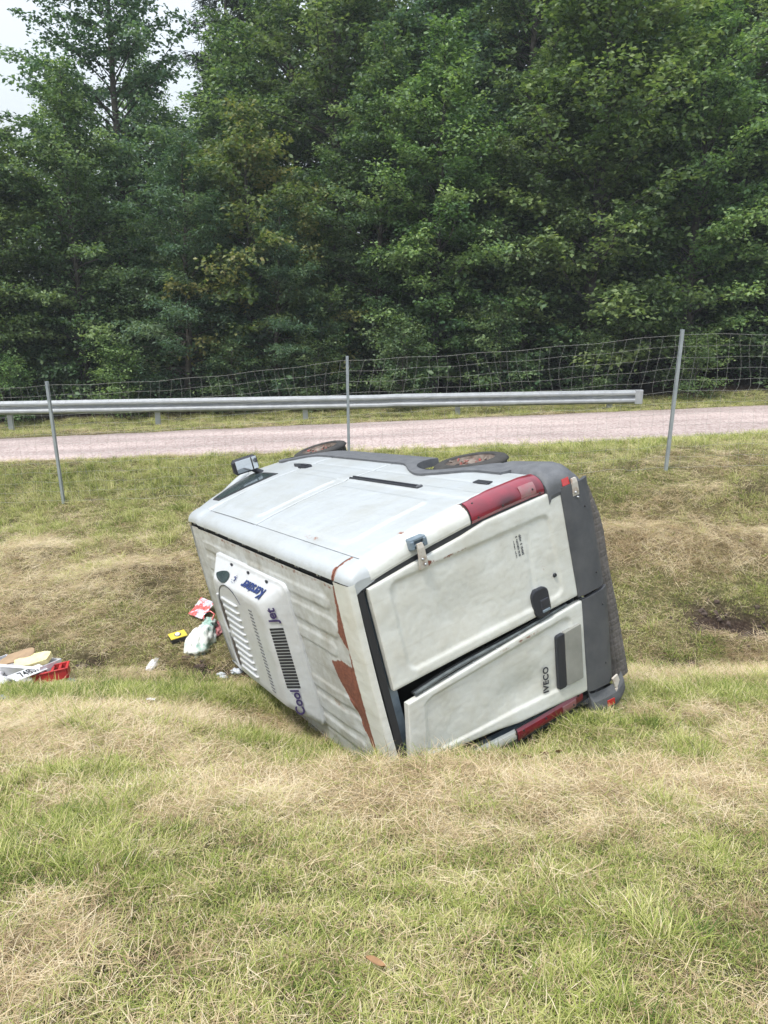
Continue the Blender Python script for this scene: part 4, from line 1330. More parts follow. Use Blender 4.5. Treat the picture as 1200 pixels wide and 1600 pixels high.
L_YEL = leaf_material('yellowing_leaves', (.060, .10, .038), (.13, .18, .07), (.27, .25, .10))
L_CON = leaf_material('spruce_needles', (.010, .022, .014), (.020, .038, .024), (.040, .062, .038), .08)
BARK = mat('dark_bark', (.05, .043, .036), .9, col2=(.11, .10, .085), nscale=10, bump=.8, bscale=26)
BARK_L = mat('pale_bark', (.10, .095, .085), .9, col2=(.055, .05, .045), nscale=10, bump=.6, bscale=26)

def leaves_mesh(name, P, D, Nn, L, W, tone, m):
    """one folded rhombus per leaf: P base points, D direction, Nn normal"""
    n = len(P)
    B = np.cross(D, Nn); B /= np.linalg.norm(B, axis=1, keepdims=True) + 1e-9
    v0 = P; v2 = P + D * L[:, None] - Nn * (L * .12)[:, None]
    mid = P + D * (L * .48)[:, None]
    v1 = mid + B * (W * .5)[:, None] + Nn * (W * .12)[:, None]; v3 = mid - B * (W * .5)[:, None] + Nn * (W * .12)[:, None]
    V = np.stack([v0, v1, v2, v3], 1).reshape(-1, 3).astype(np.float32)
    me = bpy.data.meshes.new(name)
    me.vertices.add(4 * n); me.vertices.foreach_set('co', V.ravel())
    me.loops.add(6 * n); me.polygons.add(2 * n)
    idx = (np.arange(n) * 4)[:, None] + np.array([0, 1, 2, 0, 2, 3])[None]
    me.loops.foreach_set('vertex_index', idx.ravel().astype(np.int32))
    me.polygons.foreach_set('loop_start', (np.arange(2 * n) * 3).astype(np.int32))
    me.update(calc_edges=True)
    a_ = me.attributes.new('tone', 'FLOAT', 'POINT'); a_.data.foreach_set('value', np.repeat(tone, 4).astype(np.float32))
    me.materials.append(m); me.validate()
    return me

def unit(v): return v / (np.linalg.norm(v, axis=-1, keepdims=True) + 1e-9)

def make_tree_meshes(kind, H, Rad, nb, twigs, lpt, leafL, m, seed, low=.06, shape='dome', up=(15, 55), bark=BARK, trunk_r=.13, flat=.55, pinn=False):
    g = np.random.default_rng(seed)
    tb = MB()
    # trunk with slight bends
    k = 9; tx = np.cumsum(g.normal(0, .05 * H / 8, k)); ty = np.cumsum(g.normal(0, .05 * H / 8, k)); tx -= tx[0]; ty -= ty[0]
    TP = [(float(tx[i]), float(ty[i]), -.3 + (H * .97 + .3) * i / (k - 1)) for i in range(k)]
    tb.tube(TP, [trunk_r * (1 - .88 * i / (k - 1)) * (1.25 if i == 0 else 1) for i in range(k)], 9)
    def tat(h):
        f = (h + .3) / (H * .97 + .3) * (k - 1); i = min(int(f), k - 2); f -= i
        return np.array(TP[i]) * (1 - f) + np.array(TP[i + 1]) * f
    P, D, Nn, Ls, T = [], [], [], [], []
    for b_ in range(nb):
        u = (b_ + g.random()) / nb
        h = H * (low + (.97 - low) * u)
        az = b_ * 2.399963 + g.normal(0, .35)
        if shape == 'dome': pr_ = (1 - abs(2 * (u ** .8) - .85) ** 2.2 * .8) * (1 - .55 * max(0, u - .75) / .25)
        elif shape == 'cone': pr_ = (1 - u) ** .8 + .08
        else: pr_ = .55 + .45 * math.sin(math.pi * min(1, u * 1.1)) 
        L = max(.35, Rad * pr_ * g.uniform(.68, 1.18))
        el = R(up[0] + (up[1] - up[0]) * u + g.normal(0, 8))
        d0 = np.array([math.cos(az) * math.cos(el), math.sin(az) * math.cos(el), math.sin(el)])
        p = tat(h).copy(); pts = [p.copy()]; d = d0.copy()
        ns = 7
        for s_ in range(ns):
            d = d + np.array([g.normal(0, .09), g.normal(0, .09), g.normal(-.055 if kind != 'con' else -.02, .06)]); d /= np.linalg.norm(d)
            p = p + d * L / ns; pts.append(p.copy())
        rb_ = max(.008, trunk_r * .28 * (1 - .7 * u) * L / max(Rad, .1))
        tb.tube([tuple(q_) for q_ in pts], [rb_ * (1 - .85 * i / ns) for i in range(ns + 1)], 4, caps=False)
        pts = np.array(pts)
        clump = g.normal(0, .20)
        nt_ = max(3, int(twigs * (L / Rad) ** .8 * g.uniform(.8, 1.2)))
        for t_ in range(nt_):
            f = (.22 + .78 * (t_ + g.random()) / nt_) * ns
            i = min(int(f), ns - 1); f -= i
            q0 = pts[i] * (1 - f) + pts[i + 1] * f
            bd = unit(pts[i + 1] - pts[i])
            sd_ = unit(np.cross(bd, [0, 0, 1])) * (1 if t_ % 2 else -1)
            tdir = unit(bd * g.uniform(.3, 1.0) + sd_ * g.uniform(.3, 1.0) + np.array([0, 0, g.normal(.10, .22)]))
            tl = g.uniform(.28, .75) * (.6 + .5 * Rad / 3) * (.6 if kind == 'con' else 1)
            n = max(4, int(lpt * g.uniform(.7, 1.3)))
            s1 = g.random(n) ** .8
            droop = np.zeros((n, 3)); droop[:, 2] = -.22 * s1 ** 2 * tl
            pos = q0 + tdir * (s1 * tl)[:, None] + droop + g.normal(0, .045 + .03 * (kind != 'con'), (n, 3)) * np.array([1, 1, .75])
            if kind == 'con':
                ld = unit(tdir[None] * .8 + g.normal(0, .55, (n, 3)) + np.array([0, 0, -.35]))
            else:
                ld = unit(tdir[None] * .35 + g.normal(0, .7, (n, 3)) * np.array([1, 1, .45]) + np.array([0, 0, -.18]))
            nn = g.normal(0, flat, (n, 3)); nn[:, 2] += 1.0
            nn = unit(nn); nn = unit(nn - ld * np.sum(nn * ld, 1, keepdims=True))
            P.append(pos); D.append(ld); Nn.append(nn); Ls.append(leafL * g.uniform(.65, 1.25, n)); T.append(np.clip(.45 + clump + g.normal(0, .2, n), 0, 1))
    P = np.concatenate(P); D = np.concatenate(D); Nn = np.concatenate(Nn); Ls = np.concatenate(Ls); T = np.concatenate(T)
    cm = leaves_mesh('crown', P, D, Nn, Ls, Ls * (.66 if kind != 'con' else .16) * (.55 if pinn else 1), T, m)
    tmo = tb.build('trunk', bark); tm = tmo.data; bpy.data.objects.remove(tmo)
    return tm, cm, len(P)

PROTO = {}
tot = 0
for nm_, args in {
    'alder':   dict(kind='dec', H=10, Rad=2.5, nb=120, twigs=18, lpt=24, leafL=.112, m=L_MID, seed=3),
    'ash':     dict(kind='dec', H=8, Rad=2.3, nb=84, twigs=17, lpt=28, leafL=.13, m=L_BLUE, seed=4, pinn=True, flat=.4),
    'birch':   dict(kind='dec', H=9, Rad=2.1, nb=120, twigs=17, lpt=25, leafL=.103, m=L_BRT, seed=5, up=(25, 65), bark=BARK_L),
    'maple':   dict(kind='dec', H=7, Rad=2.2, nb=84, twigs=16, lpt=22, leafL=.12, m=L_YEL, seed=6, bark=BARK_L),
    'tall':    dict(kind='dec', H=15, Rad=3.4, nb=150, twigs=18, lpt=20, leafL=.14, m=L_MID, seed=8, low=.15, trunk_r=.2),
    'tallb':   dict(kind='dec', H=15, Rad=3.1, nb=150, twigs=18, lpt=20, leafL=.14, m=L_BLUE, seed=9, low=.12, trunk_r=.2, up=(10, 60)),
    'spruce':  dict(kind='con', H=15, Rad=2.4, nb=150, twigs=14, lpt=22, leafL=.22, m=L_CON, seed=10, low=.08, shape='cone', up=(-12, 25), trunk_r=.17),
    'shrub':   dict(kind='dec', H=2.4, Rad=1.3, nb=34, twigs=10, lpt=14, leafL=.10, m=L_BRT, seed=12, low=.03, shape='bush', up=(15, 70), trunk_r=.03),
    'shrubd':  dict(kind='dec', H=3.0, Rad=1.6, nb=40, twigs=11, lpt=15, leafL=.11, m=L_MID, seed=13, low=.02, shape='bush', up=(10, 60), trunk_r=.035)}.items():
    a_, b_, n = make_tree_meshes(**args)
    PROTO[nm_] = (a_, b_, args['H']); tot += n
print('leaves', tot)
def plant(kind, x, y, H, rot, label, name, cat, group=None, wide=1.0):
    tm, cm, H0 = PROTO[kind]
    z = float(tz([x], [y], False)[0])
    o = empty(name, (x, y, z), (rnd.uniform(-.04, .04), rnd.uniform(-.04, .04), rot))
    s_ = H / H0; o.scale = (s_ * wide, s_ * wide, s_)
    for nm_, m_ in (('trunk', tm), ('crown', cm)):
        c = bpy.data.objects.new(nm_, m_); COL.objects.link(c); c.parent = o
    tag(o, label, cat, group)
    return o
# front edge of the wood, left to right
G1 = 'deciduous trees along the edge of the wood'
front = [
    ('alder', -12.6, 20.6, 8.0, 1.1, 1.05, 'bushy green tree at the far left edge of the wood'),
    ('birch', -10.1, 20.3, 7.9, 2.0, 1.1, 'pale green slender tree second from the left, behind the barrier'),
    ('alder', -7.9, 20.4, 8.5, 4.3, 1.0, 'soft green dense tree left of the leftmost fence post top'),
    ('ash', -5.1, 19.9, 6.6, 5.2, 1.0, 'blue-green feathery-leaved tree between the left and middle fence posts'),
    ('maple', -3.4, 20.5, 7.4, .6, .95, 'yellow-tinged tree with a few turning leaves just left of the middle'),
    ('ash', -2.7, 19.7, 4.9, 3.3, 1.05, 'low feathery tree hanging over the barrier left of the middle post'),
    ('maple', -1.9, 20.3, 5.6, 2.6, .8, 'small tree with ochre leaves above the middle fence post'),
    ('birch', 1.2, 20.0, 8.6, 3.9, 1.05, 'bright pointed young tree right of the middle fence post'),
    ('alder', -.2, 20.9, 8.8, 1.9, 1.0, 'dark green tree close behind the middle fence post'),
    ('birch', 5.3, 20.3, 11.2, 0.3, 1.12, 'tall bright green tree behind the blunt end of the barrier'),
    ('alder', 3.4, 20.4, 8.2, 2.9, 1.0, 'mid green layered tree left of the barrier end'),
    ('birch', 8.0, 20.4, 9.8, 5.0, 1.0, 'sunlit green tree right of the rightmost fence post'),
    ('alder', 10.3, 20.2, 8.9, 3.5, 1.05, 'leafy green tree at the right edge of the picture'),
    ('alder', 12.8, 20.6, 9.6, .9, 1.05, 'rightmost bushy tree of the front row')]
for k_, x, y, H, ro, wd, lb in front: plant(k_, x, y, H, ro, lb, 'deciduous_tree', 'tree', G1, wd)
# second row
mid = [('alder', -11.8, 23.4, 9.0, 'broad hazy tree behind the front row at the far left'), ('birch', -9.4, 23.8, 8.4, 'slim hazy tree filling the low dip of the treeline at the left'),
       ('tallb', -7.7, 24.0, 14.2, 'tall round-topped tree standing against the sky left of the middle'), ('alder', -4.5, 23.6, 9.8, 'dark full tree behind the blue-green feathery one'),
       ('tall', -1.6, 24.2, 13.4, 'big spreading tree behind the middle fence post, dark limbs showing'), ('tallb', 1.0, 23.8, 12.6, 'tall bluish tree behind the bright pointed young one'),
       ('tall', 3.8, 24.4, 13.8, 'very tall tree over the van, behind the layered one'), ('tallb', 6.8, 24.0, 13.0, 'tall shaded tree behind the bright one at the barrier end'),
       ('tall', 9.6, 23.8, 13.2, 'tall deciduous tree behind the front row at the right edge'), ('tallb', 12.6, 24.4, 13.0, 'outermost tall tree of the second row on the right')]
for i, (k_, x, y, H, lb) in enumerate(mid):
    plant(k_, x, y, H, rnd.uniform(0, 6.28), lb, 'deciduous_tree', 'tree', 'second row of trees in the wood', .98 if H == 14.2 else 1.12)
back = [('spruce', -12.8, 26.5, 10.6, 'small spruce with its tip against the sky at the upper left'), ('spruce', -10.9, 28.0, 9.6, None), ('tall', -8.6, 29.5, 11.0, None), ('spruce', -5.2, 29.0, 15.0, 'dark spruce rising behind the gap of sky left of the middle'),
        ('tall', -2.6, 28.5, 15.5, None), ('spruce', -.3, 28.0, 17.0, 'tall dark spruce top behind the middle of the wood'), ('tallb', 2.4, 28.4, 16, None), ('spruce', 4.6, 27.8, 17, None),
        ('tall', 7.4, 28.2, 16.5, None), ('spruce', 9.4, 27.2, 17.5, 'big dark spruce behind the trees at the upper right'), ('tallb', 12.0, 28.0, 16.5, None), ('spruce', 14.2, 27, 16, None), ('tall', -15.5, 27, 10, None), ('tall', 16, 25, 15, None)]
for k_, x, y, H, lb in back:
    con = k_ == 'spruce'
    plant(k_, x, y, H, rnd.uniform(0, 6.28), lb or ('dark spruce standing deep in the wood' if con else 'tall deciduous tree deep in the wood behind the others'), 'spruce_tree' if con else 'deciduous_tree', 'tree',
          'trees deep in the wood')
deep = [(-18, 32), (-14.5, 33), (-11, 34), (-7.5, 33), (-4, 34), (0, 33), (3.5, 34), (7, 33), (10.5, 34), (14, 33), (18, 32), (-19, 24), (19, 24), (-16.5, 21.2), (16, 21), (19.5, 22), (23, 23), (22, 27), (27, 25), (-20, 21.5), (-23.5, 23), (-23, 27), (-27, 25), (-30, 29), (30, 29), (25, 32), (-25, 32)]
for x, y in deep:
    hh = 9.6 if x < -6 else 15.5
    plant('tallb' if rnd.random() < .5 else 'tall', x + rnd.uniform(-.6, .6), y, hh, rnd.uniform(0, 6.28), 'tall deciduous tree deep in the wood behind the others', 'deciduous_tree', 'tree', 'trees deep in the wood', 1.15)
# undergrowth
lastn = ''
for y0_, st in ((18.75, 2.3), (20.6, 2.2), (22.6, 2.6), (25.5, 3.0), (30.0, 3.2)):
    x = -13.5 - (y0_ - 18) * .3
    while x < 14 + (y0_ - 18) * .3:
        kk = 'shrub' if rnd.random() < .45 and y0_ < 20 else 'shrubd'
        if y0_ < 20:
            near = min([(-8.2, 'left of the leftmost fence post'), (-6.8, 'behind the leftmost fence post'), (-4.6, 'right of the leftmost fence post'), (-2.6, 'left of the middle fence post'), (-.9, 'behind the middle fence post'), (1.4, 'right of the middle fence post'), (3.4, 'left of the blunt barrier end'), (5.4, 'behind the blunt barrier end'), (7.0, 'behind the rightmost fence post'), (9.0, 'right of the rightmost fence post'), (12.0, 'past the right edge'), (-11.5, 'past the left edge')], key=lambda q_: abs(q_[0] - x))[1]
            lab = ('light green leafy shrub' if kk == 'shrub' else 'dark green shrub') + (', further back,' if (lastn == near) else '') + ' at the wood edge ' + near
            lastn = near; grp = 'shrubs along the verge'
            hh = rnd.uniform(1.0, 2.0)
        else:
            lab, grp, hh = 'shadowed shrub growing under the trees of the wood', 'shrubs under the trees', rnd.uniform(2.6, 4.0)
        plant(kk, x + rnd.uniform(-.5, .5), y0_ + rnd.uniform(-.25, .3), hh, rnd.uniform(0, 6.28), lab, 'shrub', 'shrub', grp, rnd.uniform(1.0, 1.3))
        x += st * rnd.uniform(.75, 1.2)

# ------------------------------------------------------------------ grass
def blade_material(name, cols, trans=.3):
    m = bpy.data.materials.new(name); m.use_nodes = True
    t = m.node_tree; t.nodes.clear()
    o_ = t.nodes.new('ShaderNodeOutputMaterial')
    d = t.nodes.new('ShaderNodeBsdfPrincipled'); d.inputs['Roughness'].default_value = .6; d.inputs['Specular IOR Level'].default_value = .25
    tr_ = t.nodes.new('ShaderNodeBsdfTranslucent'); mx = t.nodes.new('ShaderNodeMixShader'); mx.inputs[0].default_value = trans
    at = t.nodes.new('ShaderNodeAttribute'); at.attribute_name = 'tone'
    a2 = t.nodes.new('ShaderNodeAttribute'); a2.attribute_name = 'tint'; a2.attribute_type = 'INSTANCER'
    ad = t.nodes.new('ShaderNodeMath'); ad.operation = 'ADD'
    t.links.new(at.outputs['Fac'], ad.inputs[0]); t.links.new(a2.outputs['Fac'], ad.inputs[1])
    r_ = t.nodes.new('ShaderNodeValToRGB')
    n = len(cols)
    while len(r_.color_ramp.elements) < n: r_.color_ramp.elements.new(.5)
    for i_, c in enumerate(cols):
        r_.color_ramp.elements[i_].position = i_ / (n - 1); r_.color_ramp.elements[i_].color = rgb(c)
    t.links.new(ad.outputs[0], r_.inputs[0])
    t.links.new(r_.outputs[0], d.inputs['Base Color']); t.links.new(r_.outputs[0], tr_.inputs[0])
    t.links.new(d.outputs[0], mx.inputs[1]); t.links.new(tr_.outputs[0], mx.inputs[2]); t.links.new(mx.outputs[0], o_.inputs[0])
    return m
B_GRN = blade_material('green_grass', [(.07, .125, .022), (.17, .235, .045), (.30, .35, .08), (.46, .48, .16), (.62, .60, .28)], .36)
B_DRY = blade_material('straw_grass', [(.15, .10, .055), (.36, .26, .145), (.56, .435, .255), (.68, .555, .36), (.77, .67, .48)], .30)
def tuft(name, n, h, spread, lean, wdt, lay, mats, dry_frac, seed):
    g = np.random.default_rng(seed)
    V, F, MI, T = [], [], [], []
    for i in range(n):
        a = g.uniform(0, 6.283); r_ = spread * math.sqrt(g.random())
        bx, by = r_ * math.cos(a), r_ * math.sin(a)
        az = g.uniform(0, 6.283); L = h * g.uniform(.55, 1.3); ln = lean * g.uniform(.4, 1.5)
        if lay: el = R(g.uniform(-6, 14)); bz = g.uniform(.0, .035)
        else: el = R(max(12, 90 - ln * 45 + g.normal(0, 10))); bz = -.01
        dx, dy = math.cos(az), math.sin(az); px, py = -dy, dx
        w_ = wdt * g.uniform(.6, 1.3)
        P = []; p = np.array([bx, by, bz]); e = el; ns = 3
        tw = g.uniform(-.8, .8)
        for s_ in range(ns + 1):
            ww = w_ * [1, .95, .7, .08][s_]
            ux, uy, uz = px * math.cos(tw), py * math.cos(tw), math.sin(tw) * .7
            P.append((p[0] + ux * ww / 2, p[1] + uy * ww / 2, p[2] + uz * ww / 2)); P.append((p[0] - ux * ww / 2, p[1] - uy * ww / 2, p[2] - uz * ww / 2))
            p = p + np.array([dx * math.cos(e), dy * math.cos(e), math.sin(e)]) * L / ns
            e -= R(g.uniform(4, 26)) * (1 if not lay else .35); dx, dy = dx + g.normal(0, .1), dy + g.normal(0, .1)
        k = len(V); V += P
        F += [(k, k + 1, k + 3, k + 2), (k + 2, k + 3, k + 5, k + 4), (k + 4, k + 5, k + 7, k + 6)]
        dr = 1 if g.random() < dry_frac else 0
        MI += [dr] * 3; T += [float(np.clip(g.normal(.46, .27), 0, 1))] * 8
    me = bpy.data.meshes.new(name); me.from_pydata(V, [], F); me.materials.append(mats[0]); me.materials.append(mats[1])
    me.polygons.foreach_set('material_index', MI)
    a_ = me.attributes.new('tone', 'FLOAT', 'POINT'); a_.data.foreach_set('value', T)
    return bpy.data.objects.new(name, me)
pc = bpy.data.collections.new('grass_tufts')      # not linked to the scene: only a source of instances
SPEC = []
for v in range(3): SPEC.append(('a%d_green' % v, 32, .062, .08, 1.25, .0032, False, .30, 40 + v))     # 0-2 short green
for v in range(3): SPEC.append(('b%d_mixed' % v, 32, .056, .09, 1.5, .0028, False, .62, 50 + v))     # 3-5 mixed
for v in range(4): SPEC.append(('c%d_straw' % v, 34, .135, .10, 1.0, .0022, True, .93, 60 + v))       # 6-9 lying straw
for v in range(2): SPEC.append(('d%d_long' % v, 26, .15, .06, .9, .0055, False, .10, 70 + v))        # 10-11 long green
for v in range(2): SPEC.append(('e%d_stalk' % v, 4, .19, .07, 1.1, .0028, False, .8, 80 + v))        # 12-13 thin stalks
for v in range(2): SPEC.append(('f%d_weed' % v, 11, .055, .05, 1.7, .020, False, .05, 90 + v))         # 14-15 broad-leaved weeds
for nm_, n, h_, sp_, ln, wd, lay, df, sd_ in SPEC:
    pc.objects.link(tuft(nm_, n, h_, sp_, ln, wd, lay, (B_GRN, B_DRY), df, sd_))

VRi = np.linalg.inv(VR)
def scatter(n, x0, x1, y0, y1, seed, scale, dens=None, longm=None):
    g = np.random.default_rng(seed)
    x = g.uniform(x0, x1, n); y = g.uniform(y0, y1, n)
    keep = np.abs(x) < (.60 * (y + .9) + 2.2)
    keep &= ~((y > road_near(x) + .03) & (y < road_far(x) - .03))
    x, y = x[keep], y[keep]
    dr, so = dryness(x, y), soilness(x, y)
    keep = g.random(len(x)) > so * .97
    x, y, dr = x[keep], y[keep], dr[keep]
    z = tz(x, y)
    # nothing grows up through the van body
    L = (VRi @ (np.stack([x, y, z]) - VT[:, None]))
    ins = (L[0] > -.02) & (L[0] < 4.8) & (np.abs(L[1]) < .95) & (L[2] > .32) & (L[2] < 2.22)
    ins |= (L[0] > 1.0) & (L[0] < 2.7) & (np.abs(L[1]) < .62) & (L[2] > 2.2) & (L[2] < 2.42)
    x, y, z, dr = x[~ins], y[~ins], z[~ins], dr[~ins]
    r = g.random(len(x)); r2 = g.random(len(x))
    pg = np.clip(1.0 - 1.7 * dr, .03, 1); ps = np.clip((dr - .32) * 1.7, .04, .95); pm = np.clip(1 - pg - ps, .12, 1)
    t_ = pg + ps + pm; pg /= t_; ps /= t_
    idx = np.where(r < pg, (r2 * 3).astype(int), np.where(r < pg + ps, 6 + (r2 * 4).astype(int), 3 + (r2 * 3).astype(int)))
    lg = longm(x, y) if longm is not None else np.zeros(len(x))
    idx = np.where(g.random(len(x)) < lg, 10 + (r2 * 2).astype(int), idx)
    idx = np.where(g.random(len(x)) < .035, 12 + (r2 * 2).astype(int), idx)
    idx = np.where((g.random(len(x)) < .03 * (vnoise(x * 2, y * 2, 71) > .5)) & (y < 13), 14 + (r2 * 2).astype(int), idx)
    sc = scale * g.uniform(.6, 1.3, len(x)) * np.where(idx >= 10, .85, 1) * np.where(idx < 6, .85 + .35 * fbm(x * 1.5, y * 1.5, 61, 2), 1)
    heap = np.zeros(len(x))
    for (hx, hy, sx, sy, hh) in HEAPS: heap = heap + np.exp(-((x - hx) / (sx * 1.2)) ** 2 - ((y - hy) / (sy * 1.2)) ** 2)
    idx = np.where((g.random(len(x)) < heap * .8) & (idx < 6), 6 + (r2 * 4).astype(int), idx)
    tint = .40 * (fbm(x * 1.1, y * 1.6, 91, 3) - .5) + .55 * (vnoise(x * 6, y * 8, 17) - .5) + .2 * (g.random(len(x)) - .5) + .06 + .16 * np.clip(heap, 0, 1) + .10 * np.clip((y - 7.8) / .8, 0, 1)
    # slope-following tilt plus jitter
    gxz = (tz(x + .1, y) - tz(x - .1, y)) / .2; gyz = (tz(x, y + .1) - tz(x, y - .1)) / .2
    rx = np.arctan(gyz) * np.where(idx >= 6, 1, .5) + g.normal(0, .10, len(x)); ry = -np.arctan(gxz) + g.normal(0, .10, len(x))
    return x, y, z, idx, sc, tint, rx, ry, g.uniform(0, 6.283, len(x))
def longm(x, y):
    m = .7 * np.exp(-((x + 3.6) / 2.6) ** 4 - ((y - 6.15) / .30) ** 2)
    m = m + .55 * np.exp(-((x + .9) / .5) ** 2 - ((y - 5.0) / .2) ** 2) + .38 * np.exp(-((x - .75) / .7) ** 2 - ((y - 4.50) / .10) ** 2)
    m = m + .3 * np.exp(-((x - 1.8) / .5) ** 2 - ((y - 5.1) / .15) ** 2) + .35 * np.exp(-((x - 3.4) / 1.5) ** 2 - ((y - 5.9) / .35) ** 2)
    m = m + .35 * np.exp(-((y - 12.5) / .5) ** 2) + .3 * np.clip((fbm(x * 2, y * 2, 88, 2) - .60) * 6, 0, 1)
    return np.clip(m, 0, .85)
parts = [scatter(44000, -4.6, 4.6, .3, 3.6, 1, .78, longm=longm), scatter(68000, -6.5, 6.5, 3.6, 7.6, 2, .90, longm=longm), scatter(52000, -10.5, 10.5, 7.6, 13.4, 3, 1.05, longm=longm), scatter(17000, -14, 14, 15.9, 19.4, 4, 1.1, longm=longm)]
arr = [np.concatenate([p[i] for p in parts]) for i in range(9)]
n = len(arr[0]); print('tufts', n)
me = bpy.data.meshes.new('grass')
me.vertices.add(n); me.vertices.foreach_set('co', np.stack(arr[:3], 1).astype(np.float32).ravel())
def att(nm, ty, val, key='value'):
    a_ = me.attributes.new(nm, ty, 'POINT'); a_.data.foreach_set(key, val)
att('pick', 'INT', arr[3].astype(np.int32)); att('size', 'FLOAT', arr[4].astype(np.float32)); att('tint', 'FLOAT', arr[5].astype(np.float32))
att('turn', 'FLOAT_VECTOR', np.stack([arr[6], arr[7], arr[8]], 1).astype(np.float32).ravel(), 'vector')
grass = bpy.data.objects.new('grass', me); COL.objects.link(grass)
tag(grass, 'patchy turf of green blades and raked dry straw on both banks', 'grass', kind='stuff')
ng = bpy.data.node_groups.new('grass_tufts_on_points', 'GeometryNodeTree')
ng.interface.new_socket('Geometry', in_out='INPUT', socket_type='NodeSocketGeometry'); ng.interface.new_socket('Geometry', in_out='OUTPUT', socket_type='NodeSocketGeometry')
N = ng.nodes; gi = N.new('NodeGroupInput'); go = N.new('NodeGroupOutput')
ci = N.new('GeometryNodeCollectionInfo'); ci.inputs[0].default_value = pc; ci.inputs[1].default_value = True; ci.inputs[2].default_value = True
ip = N.new('GeometryNodeInstanceOnPoints'); ip.inputs['Pick Instance'].default_value = True
def named(nm, ty):
    a_ = N.new('GeometryNodeInputNamedAttribute'); a_.data_type = ty; a_.inputs[0].default_value = nm; return a_.outputs[0]
er = N.new('FunctionNodeEulerToRotation')
ng.links.new(named('turn', 'FLOAT_VECTOR'), er.inputs[0])
m2p = N.new('GeometryNodeMeshToPoints')
ng.links.new(gi.outputs[0], m2p.inputs[0]); ng.links.new(m2p.outputs[0], ip.inputs['Points'])
ng.links.new(ci.outputs[0], ip.inputs['Instance']); ng.links.new(named('pick', 'INT'), ip.inputs['Instance Index'])
ng.links.new(er.outputs[0], ip.inputs['Rotation']); ng.links.new(named('size', 'FLOAT'), ip.inputs['Scale'])
ng.links.new(ip.outputs[0], go.inputs[0])
md = grass.modifiers.new('tufts', 'NODES'); md.node_group = ng

# ------------------------------------------------------------------ litter thrown out of the van
from mathutils import noise as mn
def frame_at(x, y, dz=0.0, rz=0.0, rx=0.0, ry=0.0, follow=True):
    """location + euler lying on the real slope"""
    z = tz1(x, y) + dz
    gx_ = (tz1(x + .1, y) - tz1(x - .1, y)) / .2; gy_ = (tz1(x, y + .1) - tz1(x, y - .1)) / .2
    n_ = Vector((-gx_, -gy_, 1)).normalized() if follow else Vector((0, 0, 1))
    q_ = Vector((0, 0, 1)).rotation_difference(n_) @ Matrix.Rotation(rz, 3, 'Z').to_quaternion() @ Matrix.Rotation(rx, 3, 'X').to_quaternion() @ Matrix.Rotation(ry, 3, 'Y').to_quaternion()
    return (x, y, z), q_.to_euler()
def thing(name, x, y, label, cat, **kw):
    l_, e_ = frame_at(x, y, **kw)
    return tag(empty(name, l_, e_), label, cat)
def put(o, x, y, label, cat, **kw):
    l_, e_ = frame_at(x, y, **kw); o.location = l_; o.rotation_euler = e_
    return tag(o, label, cat)
def crumple(mb, rx, ry, rz, amp, fr, seed, nu=36, nv=20, squash=.55, top=None):
    def fn(u, v):
        th, ph = 2 * math.pi * u, math.pi * v
        d = Vector((math.cos(th) * math.sin(ph), math.sin(th) * math.sin(ph), math.cos(ph)))
        k = 1 + amp * (mn.ridged_multi_fractal(d * fr + Vector((seed, 0, 0)), 1.0, 2.1, 4, 1.0, 2.0) - 1.2) * .55
        if top: k *= top(d)
        z = d.z * rz * k
        return (d.x * rx * k, d.y * ry * k, (z if z > 0 else z * .25) + rz * .22)
    mb.grid(fn, [i / nu for i in range(nu)], [j / nv for j in range(nv + 1)], wrap=True)
    return mb
def paper(mb, w_, h_, amp, seed, n=10, cz=0.0, mi=0, c=(0, 0)):
    k = {}
    def fn(u, v):
        x, y = c[0] + (u - .5) * w_, c[1] + (v - .5) * h_
        return (x, y, cz + amp * (mn.noise(Vector((x * 14 + seed, y * 14, 1))) + .5 * mn.noise(Vector((x * 40, y * 40 + seed, 1)))) + amp)
    mb.grid(fn, lin(0, 1, n), lin(0, 1, n), mi, smooth=False)
    return mb
M_CARTON = mat('white_waxed_carton', (.80, .80, .83), .5, col2=(.66, .66, .70), nscale=9, bump=.5, bscale=14)
M_CARD = mat('brown_cardboard', (.36, .25, .15), .85, col2=(.26, .18, .11), nscale=9, bump=.2)
M_FOAM = mat('yellow_foam', (.72, .68, .38), .9, col2=(.62, .55, .27), nscale=14, bump=.3, bscale=120)
M_REDC = mat('red_crate_plastic', (.50, .025, .028), .45, col2=(.34, .02, .022), nscale=9)
M_FILM = mat('clear_plastic_film', (.62, .66, .70), .2, col2=(.42, .46, .5), nscale=24, coat=.4)
M_BLUEP = mat('blue_wrapper', (.03, .14, .36), .35, col2=(.30, .42, .55), nscale=30, ramp=(.52, .6))
M_YEL = mat('yellow_enamel', (.70, .55, .04), .4, col2=(.58, .45, .05), nscale=15)
M_BAG = mat('white_bag_plastic', (.66, .68, .64), .45, col2=(.30, .48, .42), nscale=6.5, ramp=(.52, .62), bump=.5, bscale=40)
M_PKT = mat('red_printed_packet', (.55, .07, .06), .4, col2=(.50, .50, .56), nscale=10, ramp=(.48, .54))
M_PLW = mat('plate_white', (.72, .73, .74), .35)
M_PLK = mat('plate_black_print', (.015, .015, .018), .5)
M_DLEAF = mat('dead_leaf', (.34, .19, .09), .8, col2=(.20, .12, .06), nscale=30)
M_RAG = mat('grey_green_rag', (.12, .16, .14), .9, col2=(.20, .24, .22), nscale=14)

